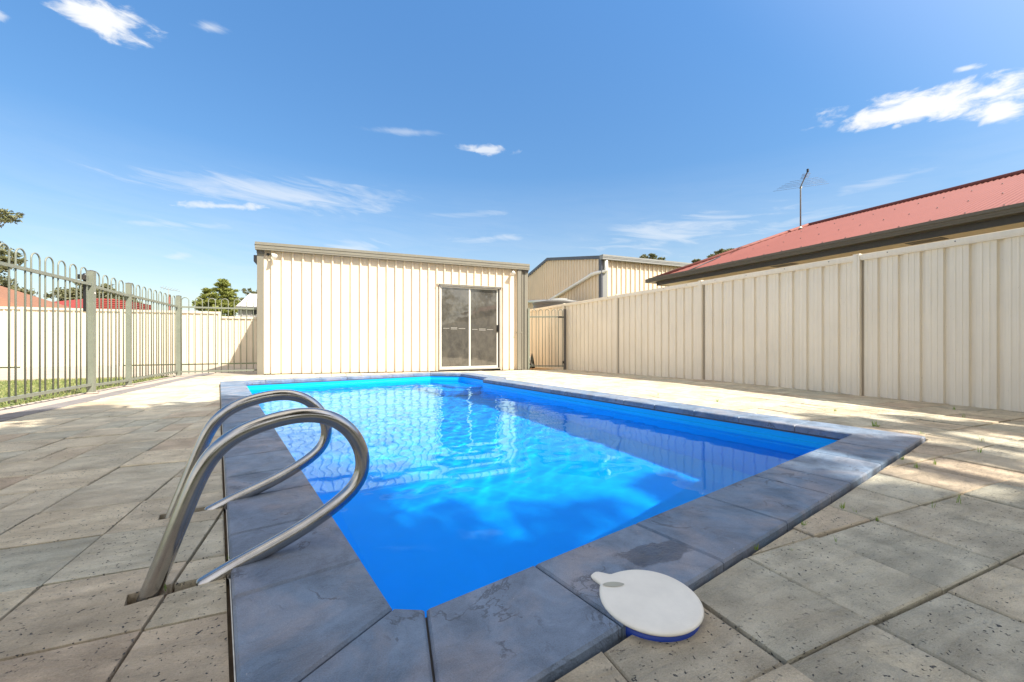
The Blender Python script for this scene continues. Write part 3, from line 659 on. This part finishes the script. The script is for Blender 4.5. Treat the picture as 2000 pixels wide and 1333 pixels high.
# ---------------------------------------------------------------- garden tool by the side gate
gt = thing('hand_trolley', (5.12, 10.62, -.1), 'small dark trolley leaning behind the side gate post', 'trolley')
MB().tube([(5.06, 10.62, .02), (5.04, 10.70, .45), (5.03, 10.72, .60)], .012, 8).tube([(5.16, 10.6, .02), (5.10, 10.7, .4)], .012, 8).build('handle', ALU, gt)
MB().prism([(5.0, 10.56), (5.2, 10.56), (5.2, 10.68), (5.0, 10.68)], -.02, .03).build('tray', ALU, gt)
MB().lathe([(.02, -.02), (.07, -.02), (.085, 0), (.07, .02), (.02, .02)], (5.06, 10.56, -.03), 16, Matrix.Rotation(R(90), 3, 'X')).build('wheel', DARKPC, gt)
MB().tube([(5.24, 10.64, -.1), (5.2, 10.66, .12), (5.22, 10.68, .32)], .05, 10, radii=[.055, .06, .015]).build('bag', DARKPC, gt)

# ---------------------------------------------------------------- neighbour's garage
gg = thing('garage', (8.5, 11.9, -.15), 'large cream steel garage with a low gable behind the side gate', 'building')
M = MB()
def rr(M, a, b, z0, ztop):  # ribbed wall with ribs outwards, top following ztop(x,y)
    return corr(M, a, b, z0, ztop, RIB, .205, -1)
rr(M, (8.56, 11.9), (17, 11.9), -.2, 3.56)
gab = lambda x, y: 3.56 + (4.22 - 3.56) * (y - 11.9) / 3.9 if y < 15.8 else 4.22 - (y - 15.8) * .215
corr(M, (8.5, 19.6), (8.5, 11.96), -.2, gab, RIB, .205, -1)
M.build('wall', CREAM, gg)
MB().box((8.47, 11.86, -.2), (8.53, 12.06, 3.62)).build('corner_flashing', BLUEGREY, gg)
MB().box((8.53, 11.865, -.2), (8.75, 11.895, 3.60)).build('corner_flashing', GALV, gg)
MB().box((8.42, 11.72, 3.50), (17.1, 11.90, 3.56)).box((8.42, 11.71, 3.56), (17.1, 11.90, 3.60)).box((8.42, 11.70, 3.60), (17.1, 11.90, 3.66)).build('gutter', GALV, gg)
rf_ = [(11.8, 3.62), (15.8, 4.29), (19.7, 3.45)]
M = MB()
for (ya, za), (yb, zb) in zip(rf_, rf_[1:]): M.add([(8.44, ya, za - .1), (8.50, ya, za - .1), (8.50, yb, zb - .1), (8.44, yb, zb - .1), (8.44, ya, za + .02), (8.50, ya, za + .02), (8.50, yb, zb + .02), (8.44, yb, zb + .02)], [(0, 4, 7, 3), (1, 2, 6, 5), (4, 5, 6, 7), (0, 3, 2, 1), (0, 1, 5, 4), (3, 7, 6, 2)])
M.build('barge_trim', BLUEGREY, gg)
M = MB()
for (ya, za), (yb, zb) in zip(rf_, rf_[1:]): M.add([(8.5, ya, za), (17.1, ya, za), (17.1, yb, zb), (8.5, yb, zb)], [(0, 1, 2, 3)])
M.build('roof', GALV, gg)
MB().tube([(8.62, 11.80, 3.50), (8.62, 11.80, 3.18), (8.60, 11.82, 3.10), (8.40, 12.05, 3.07), (8.40, 12.36, 3.06), (8.40, 12.6, 3.0), (8.40, 15.6, 2.40), (8.40, 15.9, 2.44), (8.40, 19.2, 2.66)], .062, 14).build('downpipe', WHITEL, gg)

tk = thing('water_tank', (7.5, 13.1, -.15), 'dark grey round water tank rising just above the right fence', 'tank')
pr = [(.93, -.15)] + [(r_, z_) for k in range(9) for r_, z_ in ((.93, .02 + k * .22), (.95, .10 + k * .22), (.95, .16 + k * .22), (.93, .20 + k * .22))] + [(.97, 2.02), (.97, 2.07)]
MB().lathe(pr, (7.5, 13.1, 0), 40).build('wall', TAUPED, tk)
MB().lathe([(.96, 2.07), (.4, 2.17), (.35, 2.17), (.34, 2.22), (.001, 2.23)], (7.5, 13.1, 0), 40).build('lid', GALV, tk)

# ---------------------------------------------------------------- neighbour's house on the right
nh = thing('house', (9, 4, 0), 'brick house with red corrugated steel roof over the right fence', 'house')
EX, EY, EZ = 8.0, 8.78, 2.37; RX, RY, RZ = 11.8, 7.07, 3.81; S0 = -8
def roofplane():
    """corrugated, waves run down the slope"""
    d = Vector((RX - EX, 0, RZ - EZ)); M = MB(); per = .076; yv = S0; rows = []
    nrm = Vector((-(RZ - EZ), 0, RX - EX)).normalized(); y = S0; k = 0
    while y < EY:
        f = 1. if y <= RY else (EY - y) / (EY - RY)
        o_ = nrm * .009 * math.sin(2 * math.pi * y / per); rows.append((Vector((EX, y, EZ)) + o_, Vector((EX, y, EZ)) + d * max(f, .001) + o_)); y += per / 6
    vs = [p for r_ in rows for p in r_]
    M.add(vs, [(2 * i, 2 * i + 1, 2 * i + 3, 2 * i + 2) for i in range(len(rows) - 1)], True); return M
roofplane().build('roof', ROOFRED, nh)
MB().add([(EX, EY, EZ), (15.6, EY, EZ), (RX, RY, RZ), (15.6, S0, EZ), (RX, S0, RZ)], [(0, 2, 1), (2, 4, 3, 1)]).build('roof', ROOFRED, nh)
for a_, b_ in (((EX, EY, EZ + .02), (RX, RY, RZ + .02)), ((RX, RY, RZ + .02), (RX, S0, RZ + .02)), ((15.6, EY, EZ + .02), (RX, RY, RZ + .02))): MB().tube([a_, b_], .05, 8).build('ridge_cap', ROOFRED, nh)
for row in (.10, .42, .75):
    y = .6
    while y < RY: MB().lathe([(.010, 0), (.008, .012)], (EX + (RX - EX) * row, y, EZ + (RZ - EZ) * row + .006), 6).build('screw', TAUPED, nh); y += .38
# valley flashing
a_, b_ = Vector((EX, 7.72, EZ + .02)), Vector((9.4, 7.86, EZ + 1.4 * .379 + .02))
MB().tube([a_, b_], .016, 6).build('flashing', FASC, nh)
def run(M, x0, x1, z0, z1, y0=S0, y1=EY + .05): return M.box((x0, y0, z0), (x1, y1, z1))
G_ = MB(); run(G_, 7.86, 8.02, 2.28, 2.31); run(G_, 7.85, 7.875, 2.31, 2.385); run(G_, 7.83, 7.85, 2.345, 2.39); run(G_, 7.875, 7.89, 2.31, 2.33); G_.box((7.86, EY + .05, 2.28), (15.7, EY + .2, 2.38)).build('gutter', steel_paint('brown_gutter_steel', (.13, .115, .09), .4, .1), nh)
MB().box((8.02, S0, 2.185), (8.05, EY - .1, 2.34)).box((8.02, EY - .1, 2.185), (15.5, EY - .07, 2.34)).build('fascia', FASC, nh)
MB().box((8.05, S0, 2.194), (8.62, EY - .1, 2.21)).build('soffit', CREAM, nh)
MB().box((8.6, S0, -.1), (15, EY - .6, 2.194)).build('wall', simple('cream_brick', (.62, .5, .34), .85, var=.15, scale=20), nh)
for y in (3.05, 5.2): MB().box((8.15, y, 2.186), (8.37, y + .42, 2.193)).build('soffit_vent', TAUPED, nh)

an = thing('tv_antenna', (11.5, 7.1, 3.78), 'tall thin tv antenna on the ridge of the red roof', 'antenna')
bx, by, bz = 11.42, 7.05, 3.70
MB().tube([(bx, by, bz - .05), (bx, by, 4.72), (bx + .01, by - .02, 4.80)], .018, 8).build('mast', GALV, an)
MB().lathe([(.06, 0), (.03, .03), (.02, .06)], (bx, by, bz - .02), 10).build('mast_foot', ALU, an)
bd = Vector((-.72, -.58, .0)).normalized(); c0 = Vector((bx, by, 4.80)); pd = Vector((bd.y, -bd.x, 0)).normalized()
MB().tube([c0 - bd * .12, c0 + bd * 1.15], .014, 8).build('boom', TAUPED, an)
for s_, l_ in ((-.05, .62), (.10, .55), (.2, .50), (.3, .46), (.42, .40), (.55, .30)): MB().tube([c0 + bd * s_ - pd * l_, c0 + bd * s_ + pd * l_], .0032, 5).build('element', TAUPED, an)
for s_ in (.66, .76, .86, .96): MB().tube([c0 + bd * s_ - pd * .085, c0 + bd * s_ + pd * .085], .006, 5).build('element', TAUPED, an)
MB().box((-.018, -.018, -.03), (.018, .018, .05), Matrix.Translation(c0 + bd * 1.15)).build('end_cap', DARKPC, an)

# ---------------------------------------------------------------- trees
def leaves(blobs, size, seed, n_clump, per_clump, spread):
    r = np.random.default_rng(seed); P_ = []
    for (cx, cy, cz, rad, dens, fl) in blobs:
        m = max(3, int(n_clump * dens)); d = r.normal(size=(m, 3)); d /= np.linalg.norm(d, axis=1)[:, None]
        cc = np.array([cx, cy, cz]) + d * (r.random(m) ** .45)[:, None] * rad * np.array([1, 1, fl])
        for c_ in cc: P_.append(c_ + r.normal(size=(per_clump, 3)) * spread * rad * np.array([1, 1, .55]))
    P_ = np.concatenate(P_); m = len(P_); s = size * r.uniform(.6, 1.3, m)
    a = r.normal(size=(m, 3)); a /= np.linalg.norm(a, axis=1)[:, None]; b = np.cross(a, r.normal(size=(m, 3))); b /= np.linalg.norm(b, axis=1)[:, None]
    a = a * s[:, None]; b = b * (s * .34)[:, None]
    V = np.stack([P_ - a, P_ - b, P_ + a, P_ + b], 1).reshape(-1, 3)
    return V, np.arange(m * 4).reshape(-1, 4), np.clip(r.normal(.45, .28, m), 0, 1)
def tree(name, base, blobs, label, lm, size=.09, seed=1, n_clump=26, per=34, spread=.14, tr=.16, group='trees beyond the fences', extra=()):
    t = thing(name, base, label, 'tree', group); b = Vector(base); M = MB()
    top = Vector((sum(q[0] for q in blobs) / len(blobs), sum(q[1] for q in blobs) / len(blobs), min(q[2] - q[3] * .4 for q in blobs)))
    fork = b.lerp(top, .7); mid = b.lerp(fork, .5) + Vector((random.uniform(-.1, .1), random.uniform(-.1, .1), 0)); M.tube([b, mid, fork], tr, 8, radii=[tr, tr * .8, tr * .65])
    for q in blobs:
        c = Vector(q[:3]); m_ = fork.lerp(c, .5) + Vector((random.uniform(-.2, .2), random.uniform(-.2, .2), random.uniform(0, .3))) * q[3] * .4
        M.tube([fork, m_, c], tr * .4, 6, radii=[tr * .5, tr * .28, tr * .1])
        for k in range(4):
            e = c + Vector((random.gauss(0, 1), random.gauss(0, 1), random.gauss(.3, .5))).normalized() * q[3] * .85; M.tube([m_.lerp(c, random.random()), e], tr * .1, 5, radii=[tr * .16, tr * .04])
    M.build('trunk', BARK, t)
    V, F, at = leaves(blobs, size, seed, n_clump, per, spread); np_mesh('crown', V, F, lm, t, at)
    return t
tree('gum_tree', (-19.5, 30.5, -.2), [(-17.0, 30, 7.0, 1.0, .8, .8), (-15.75, 30, 7.05, .72, .6, .7), (-17.6, 30, 6.2, 1.2, .8, .7), (-18.8, 30, 8, 1.6, 1, .8)], 'tall open gum tree reaching in at the far left above the fence', GUM, .10, 11, 26, 40, .14)
tree('gum_tree', (-17.2, 29.2, -.2), [(-16.4, 29, 4.9, 1.3, 1, .7), (-15.3, 29, 4.75, .6, .6, .8), (-16.2, 29, 3.5, 1.2, 1.2, .6), (-15.1, 29, 3.0, .8, .8, .7), (-14.7, 29, 2.5, .4, .5, .7), (-17, 29, 2.8, 1.2, 1.2, .7)], 'bushy gum tree behind the orange tiled roof', GUM, .11, 12, 36, 60, .15)
tree('spreading_tree', (-13.9, 34, -.2), [(-15.1, 34, 3.5, .8, 1, .7), (-14.2, 34, 3.75, .75, 1, .7), (-13.2, 34, 3.65, .8, 1, .7), (-12.4, 34, 3.2, .7, .9, .7), (-13.8, 34, 3.0, 1.3, 1.4, .5)], 'round olive green tree rising behind the red tiled roof', GUM, .11, 13, 36, 60, .15)
tree('feathery_tree', (-5.6, 26, -.2), [(-5.45, 26, 3.55, .42, 1, 1.), (-5.9, 26, 3.0, .5, 1, 1.), (-5.2, 26, 3.15, .42, 1, 1.), (-6.25, 26, 2.55, .5, 1, .8), (-5.5, 26, 2.4, .65, 1.3, .7), (-4.95, 26, 2.55, .35, .8, 1)], 'bright green feathery tree behind the lower fence panel', BRIGHT, .075, 14, 34, 70, .13, .09)
tree('gum_tree', (-5.7, 36, -.2), [(-6.1, 36, 4.45, .35, .7, .7), (-5.75, 36, 4.0, .55, .7, .7), (-5.4, 36, 4.4, .4, .7, .7), (-6.3, 36, 3.6, .5, .8, .7)], 'thin grey green gum behind the white gabled house', GUM, .075, 15, 20, 34, .13, .1)
tree('gum_tree', (27.2, 30, -.2), [(26.1, 30, 8.45, .38, .9, .6), (27.0, 30, 8.55, .42, .9, .6), (28.1, 30, 8.35, .40, .9, .6), (26.6, 30, 8.0, .6, .8, .5), (27.8, 30, 7.7, .6, .8, .5)], 'gum treetop above the gutter of the large cream garage', GUM, .11, 16, 22, 40, .15)
tree('gum_tree', (32.9, 30, -.2), [(32.7, 30, 8.55, .42, 1, .6), (33.4, 30, 8.25, .45, 1, .6), (32.3, 30, 8.1, .4, .8, .6)], 'small treetop between the garage and the red roof', GUM, .12, 17, 22, 40, .15)
tree('gum_tree', (36.2, 30, -.2), [(35.0, 30, 9.2, .5, .9, .5), (36.0, 30, 9.75, .5, .9, .6), (36.9, 30, 9.95, .5, .9, .6), (37.6, 30, 9.6, .5, .8, .6)], 'wispy gum treetop peeking over the red roof', GUM, .13, 18, 22, 40, .15)
tree('shrub', (-10.4, 20, -.2), [(-10.6, 20, 1.5, .4, .8, .6), (-10.0, 20, 1.55, .35, .8, .6), (-9.4, 20, 1.45, .35, .8, .6)], 'yellow green shrub topping the back fence by the red roofs', BRIGHT, .07, 19, 24, 40, .14, .05)
tree('shrub', (-4.3, 19.6, -.2), [(-4.5, 19.6, 1.55, .35, .8, .6), (-3.9, 19.6, 1.5, .35, .9, .6), (-3.3, 19.6, 1.45, .3, .8, .6)], 'yellow green shrub above the lower back fence panel', BRIGHT, .07, 20, 24, 40, .14, .05)

# the tree behind the camera that shades the near half of the pool
sx, sy, sz = -SUN_DIR.x / -SUN_DIR.z, -SUN_DIR.y / -SUN_DIR.z, 1
def over(x, y, h, r, dens=1., fl=.6): return (x + sx * h, y + sy * h, h, r, dens, fl)
SHB = []
br = np.random.default_rng(5)
for gx_ in np.arange(-4.2, 5.6, .8):
    for gy_ in np.arange(-3.2, 6.2, .8):
        edge = 5.6 - 1.0 * (gx_ + 1.3)                 # where the shade ends, seen from above
        edge = min(edge, 5.6); 
        if gx_ > .2: edge -= .6
        if gx_ > 2.5: edge = .95
        if gx_ < -2.0: edge = 4.2
        if gy_ < edge - .45: SHB.append(over(gx_ + br.uniform(-.2, .2), gy_ + br.uniform(-.2, .2), br.uniform(10., 14.) if gx_ > -.6 and gy_ > edge - 1.5 else br.uniform(5.5, 9.), .75, .8 if gy_ > edge - 1.3 else 1.1, .6))
for x_, y_ in ((-3.2, 4.9), (-2.5, 5.3), (3.3, 1.15), (4.6, 1.55), (4.1, 1.9), (5.2, 1.0), (3.0, 1.7)): SHB.append(over(x_, y_, 8, .33, .45, .6))
tree('shade_tree', (5.6, -5.6, -.05), SHB, 'big gum tree whose crown shades the near end of the pool', GUM, .15, 21, 15, 40, .24, .3, group=None)
for i, (x_, y_) in enumerate(((-5, -11.5), (.5, -12.5), (6.5, -12), (12, -11.5))):
    tree('garden_tree', (x_, y_, -.05), [(x_ + br.uniform(-1.4, 1.4), y_ + br.uniform(-.8, .8), br.uniform(2.2, 6.0), 1.3, 1, .8) for _ in range(9)], ('first', 'second', 'third', 'fourth')[i] + ' garden tree from the left behind the rear timber fence', GUM, .13, 30 + i, 20, 24, .2, .18, group='trees behind the rear fence')
tf = thing('timber_fence', (3, -9, 0), 'brown paling fence across the yard behind the camera', 'fence')
M = MB(); x_ = -10
while x_ < 16: M.box((x_, -9.02, -.1), (x_ + .142, -9.0, 1.8 + random.uniform(-.01, .01))); x_ += .148
M.build('palings', simple('brown_timber', (.20, .13, .08), .85, var=.35, scale=7, stretch=(6, 6, .6)), tf)

# ---------------------------------------------------------------- far houses
def hiproof(M, x0, x1, y0, y1, z0, z1, rx0, rx1):
    ym = (y0 + y1) / 2; return M.add([(x0, y0, z0), (x1, y0, z0), (x1, y1, z0), (x0, y1, z0), (rx0, ym, z1), (rx1, ym, z1)], [(0, 1, 5, 4), (2, 3, 4, 5), (1, 2, 5), (3, 0, 4)])
WALLM = simple('pale_render', (.6, .5, .4), .85)
oh = thing('house', (-15, 25, -.15), 'house with an orange brown tiled roof at the far left', 'house')
hiproof(MB(), -22, -11.7, 23.6, 30, 1.95, 4.0, -18, -16.2).build('roof', tile_roof('orange_tiles', (.30, .14, .08), (.20, .10, .06)), oh)
MB().box((-21.5, 24.1, -.2), (-12.2, 29.5, 1.95)).build('wall', WALLM, oh)
rh = thing('house', (-13, 30, -.15), 'wide house with a bright red tiled roof behind the back fence', 'house')
REDT = tile_roof('red_tiles', (.30, .04, .03), (.2, .03, .025))
hiproof(MB(), -15.5, -10.9, 29.2, 35.5, 2.42, 3.25, -13.4, -12.2).build('roof', REDT, rh)
MB().box((-15, 29.8, -.2), (-11.3, 35, 2.42)).build('wall', WALLM, rh)
r2 = thing('house', (-11, 27, -.15), 'small red gabled house end beside the wide red roofed house', 'house')
MB().add([(-11.5, 28, 2.3), (-10.1, 28, 2.3), (-10.1, 28, 2.85), (-11.4, 28, 2.88), (-11.5, 31, 2.3), (-10.1, 31, 2.3), (-10.1, 31, 2.85), (-11.4, 31, 2.88)], [(0, 1, 2, 3), (3, 2, 6, 7), (1, 5, 6, 2), (4, 0, 3, 7), (5, 4, 7, 6)]).build('roof', REDT, r2)
MB().box((-11.3, 28.1, -.2), (-10.2, 30.9, 2.3)).build('wall', WALLM, r2)
wh = thing('house', (-3.2, 24, -.15), 'white gabled roof and grey wall just left of the shed', 'house')
MB().add([(-4.5, 24, 2.42), (-3.93, 24, 3.06), (-2.2, 24, 3.06), (-1.6, 24, 2.42), (-4.5, 28, 2.42), (-3.93, 28, 3.06), (-2.2, 28, 3.06), (-1.6, 28, 2.42)], [(0, 3, 2, 1), (0, 1, 5, 4), (1, 2, 6, 5), (2, 3, 7, 6)]).build('roof', simple('white_roof', (.8, .8, .8), .5, var=.03), wh)
MB().box((-4.52, 23.96, 2.32), (-1.6, 24.0, 2.42)).build('fascia', TAUPED, wh)
M = MB(); corr(M, (-4.45, 24.2), (-1.7, 24.2), -.2, 2.32, RIB, .205, -1).build('wall', simple('grey_steel', (.33, .31, .30), .5), wh)
MB().box((-3.85, 24.15, 2.05), (-3.45, 24.17, 2.25)).build('window', DARKPC, wh)

fa = thing('tv_antenna', (-7.75, 26, 2.3), 'distant tv antenna above the back fence', 'antenna')
MB().tube([(-7.76, 26, 1.2), (-7.76, 26, 3.34)], .018, 6).build('mast', GALV, fa)
MB().tube([(-8.1, 26, 3.42), (-7.76, 26, 3.30), (-7.3, 26, 3.24)], .012, 5).build('boom', GALV, fa)
for k in range(6): MB().tube([(-8.05 + .12 * k, 25.9, 3.28 + .0 * k), (-8.0 + .12 * k, 26.1, 3.5 - .03 * k)], .008, 4).build('element', GALV, fa)
rp = thing('flue_pipe', (-6.54, 22, 1), 'thin red pipe sticking up behind the back fence', 'pipe')
MB().tube([(-6.54, 22, .2), (-6.54, 22, 2.62)], .038, 8).build('pipe_shaft', ROOFRED, rp)
MB().lathe([(.055, 2.62), (.055, 2.66), (.01, 2.70)], (-6.54, 22, 0), 10).build('cap', ROOFRED, rp)

# ---------------------------------------------------------------- hand rails
prof = [(-.006, -.06), (.018, .009), (.059, .130), (.092, .225), (.112, .280), (.136, .328), (.169, .366), (.213, .392), (.259, .408), (.307, .420), (.358, .426), (.411, .423), (.458, .408),
        (.500, .379), (.533, .339), (.555, .290), (.563, .243), (.555, .198), (.533, .166), (.501, .138), (.466, .115), (.411, .085), (.358, .062), (.307, .042), (.259, .026), (.213, .010), (.160, -.008), (.10, -.035)]
def smooth(pts, n=4):
    out = []
    for i in range(len(pts) - 1):
        p0, p1, p2, p3 = (Vector(pts[max(0, min(len(pts) - 1, i + k))]) for k in (-1, 0, 1, 2))
        for j in range(n):
            t = j / n; out.append(.5 * ((2 * p1) + (p2 - p0) * t + (2 * p0 - 5 * p1 + 4 * p2 - p3) * t * t + (3 * p1 - p0 - 3 * p2 + p3) * t ** 3))
    out.append(Vector(pts[-1])); return out
sp_ = smooth([(a, 0, b) for a, b in prof]); sp2 = [sum((sp_[max(0, min(len(sp_) - 1, i + k))] for k in range(-4, 5)), Vector()) / 9 for i in range(len(sp_))]
d0 = Vector((PV.x, PV.y, 0))
for nm, p0, lab in (('near', (-.46, 1.37), 'looped stainless steel pool hand rail nearer the camera'), ('far', (-.583, 1.962), 'looped stainless steel pool hand rail behind the nearer one')):
    t = thing('hand_rail', (*p0, 0), lab, 'hand rail', 'looped rails at the pool edge')
    MB().tube([Vector((*p0, 0)) + d0 * q.x + Vector((0, 0, q.z + .004)) for q in sp2], .0235, 20).build('tube', STEEL, t)

# ---------------------------------------------------------------- skimmer lid
ld = thing('skimmer_lid', (.722, .808, .02), 'round off-white plastic skimmer lid lying at the pool corner', 'lid')
tl = Matrix.Rotation(R(1.6), 3, 'X') @ Matrix.Rotation(R(-1.2), 3, 'Y'); lc = Vector((.724, .810, .0150))
def lidpt(a):
    r_ = .1235; d_ = (a - R(116) + math.pi) % (2 * math.pi) - math.pi
    return r_ + .034 * math.exp(-(d_ / .16) ** 4) + .006 * math.exp(-(d_ / .3) ** 2)
NA = 144; M = MB(); prof_l = [(.0, -.004, 0), (-.012, -.006, 1), (-.003, -.004, 1), (0, .0, 1), (-.003, .0035, 1), (-.009, .005, 1)]
vs = []
for dr_, z_, _ in prof_l[1:]:
    for k in range(NA): a = 2 * math.pi * k / NA; r_ = lidpt(a) + dr_; vs.append(tl @ Vector((r_ * math.cos(a), r_ * math.sin(a), z_)) + lc)
for fr in (.75, .5, .25):
    for k in range(NA): a = 2 * math.pi * k / NA; r_ = .115 * fr; vs.append(tl @ Vector((r_ * math.cos(a), r_ * math.sin(a), .0055)) + lc)
nr = 8; M.add(vs, [(i * NA + k, i * NA + (k + 1) % NA, (i + 1) * NA + (k + 1) % NA, (i + 1) * NA + k) for i in range(nr - 1) for k in range(NA)] + [tuple((nr - 1) * NA + k for k in range(NA))], True)
M.build('disc', WHITEP, ld)
def lens(c, L_, w, ang, z, m, name):
    vs = [tl @ Vector((c[0] + math.cos(ang) * u - math.sin(ang) * v, c[1] + math.sin(ang) * u + math.cos(ang) * v, z)) + lc for u, v in [(L_ * math.cos(t), w * math.sin(t) * abs(math.sin(t)) ** .4) for t in [2 * math.pi * k / 28 for k in range(28)]]]
    MB().add(vs, [tuple(range(28))]).build(name, m, ld)
lens((-.052, .078), .029, .0105, R(-22), .0066, simple('lid_recess_shade', (.42, .41, .33), .6), 'finger_recess')  # flat patch on the disc, the recess's shade put into its colour
MB().lathe([(.113, -.03), (.1155, -.02), (.1155, -.004), (.108, -.002)], (.724, .81, .006), 48).build('collar', NAVY, ld)

# ---------------------------------------------------------------- weeds in the joints
def tuft_mesh(seed, n_, h):
    r = random.Random(seed); vs, fs, at = [], [], []
    for _ in range(n_):
        a = r.uniform(0, 6.28); hh = h * r.uniform(.4, 1.1); lean = r.uniform(.1, .8) * hh; b = Vector((r.gauss(0, .006), r.gauss(0, .006), -.012)); dr_ = Vector((math.cos(a), math.sin(a), 0)); sd = Vector((-dr_.y, dr_.x, 0)) * .0016
        p1 = b + dr_ * lean * .35 + Vector((0, 0, hh * .6)); p2 = b + dr_ * lean + Vector((0, 0, hh)); k = len(vs); vs += [b - sd, b + sd, p1 + sd * .8, p1 - sd * .8, p2]; fs += [(k, k + 1, k + 2, k + 3), (k + 3, k + 2, k + 4)]; c = r.random(); at += [c, c]
    me = bpy.data.meshes.new('weed_tuft'); me.from_pydata(vs, [], fs); me.materials.append(WEED); at_ = me.attributes.new('tint', 'FLOAT', 'FACE'); at_.data.foreach_set('value', at); return me
TM = [tuft_mesh(i, n_, h) for i, (n_, h) in enumerate(((12, .035), (6, .045), (18, .04), (4, .06)))]
spots = [(3.9, 1.84, 2, 1.6), (3.89, 1.56, 1, .8), (5.6, 2.0, 0, 1.2), (5.09, 1.76, 1, 1), (3.97, 1.28, 3, .8), (3.58, 1.17, 1, 1), (2.83, 1.16, 0, 1), (3.01, 1.15, 0, .8), (2.21, .85, 3, .6), (2.38, .84, 3, .8), (1.87, .99, 0, .7), (1.87, .95, 1, .5), (2.94, 1.26, 0, .8),
         (1.24, .9, 0, .5), (1.56, .95, 0, .6), (1.53, .83, 1, .4), (1.85, .87, 0, .5), (1.33, .85, 1, .4), (-.36, 1.9, 1, .6), (-.30, 1.5, 1, .4), (3.6, 2.6, 1, 1), (3.9, 3.3, 0, 1.2), (3.7, 4.0, 1, 1.1), (4.4, 2.4, 0, 1), (-.42, 1.385, 3, .7)]
for x_, y_, k, s_ in spots:
    o = bpy.data.objects.new('weed_tuft', TM[k]); SC.collection.objects.link(o); o.location = (x_, y_, gz(x_, y_)); o.scale = (s_,) * 3; o.rotation_euler = (0, 0, random.uniform(0, 6))
    tag(o, 'small tuft of green grass sprouting from a joint in the paving', 'weed', 'grass tufts in the paving joints')
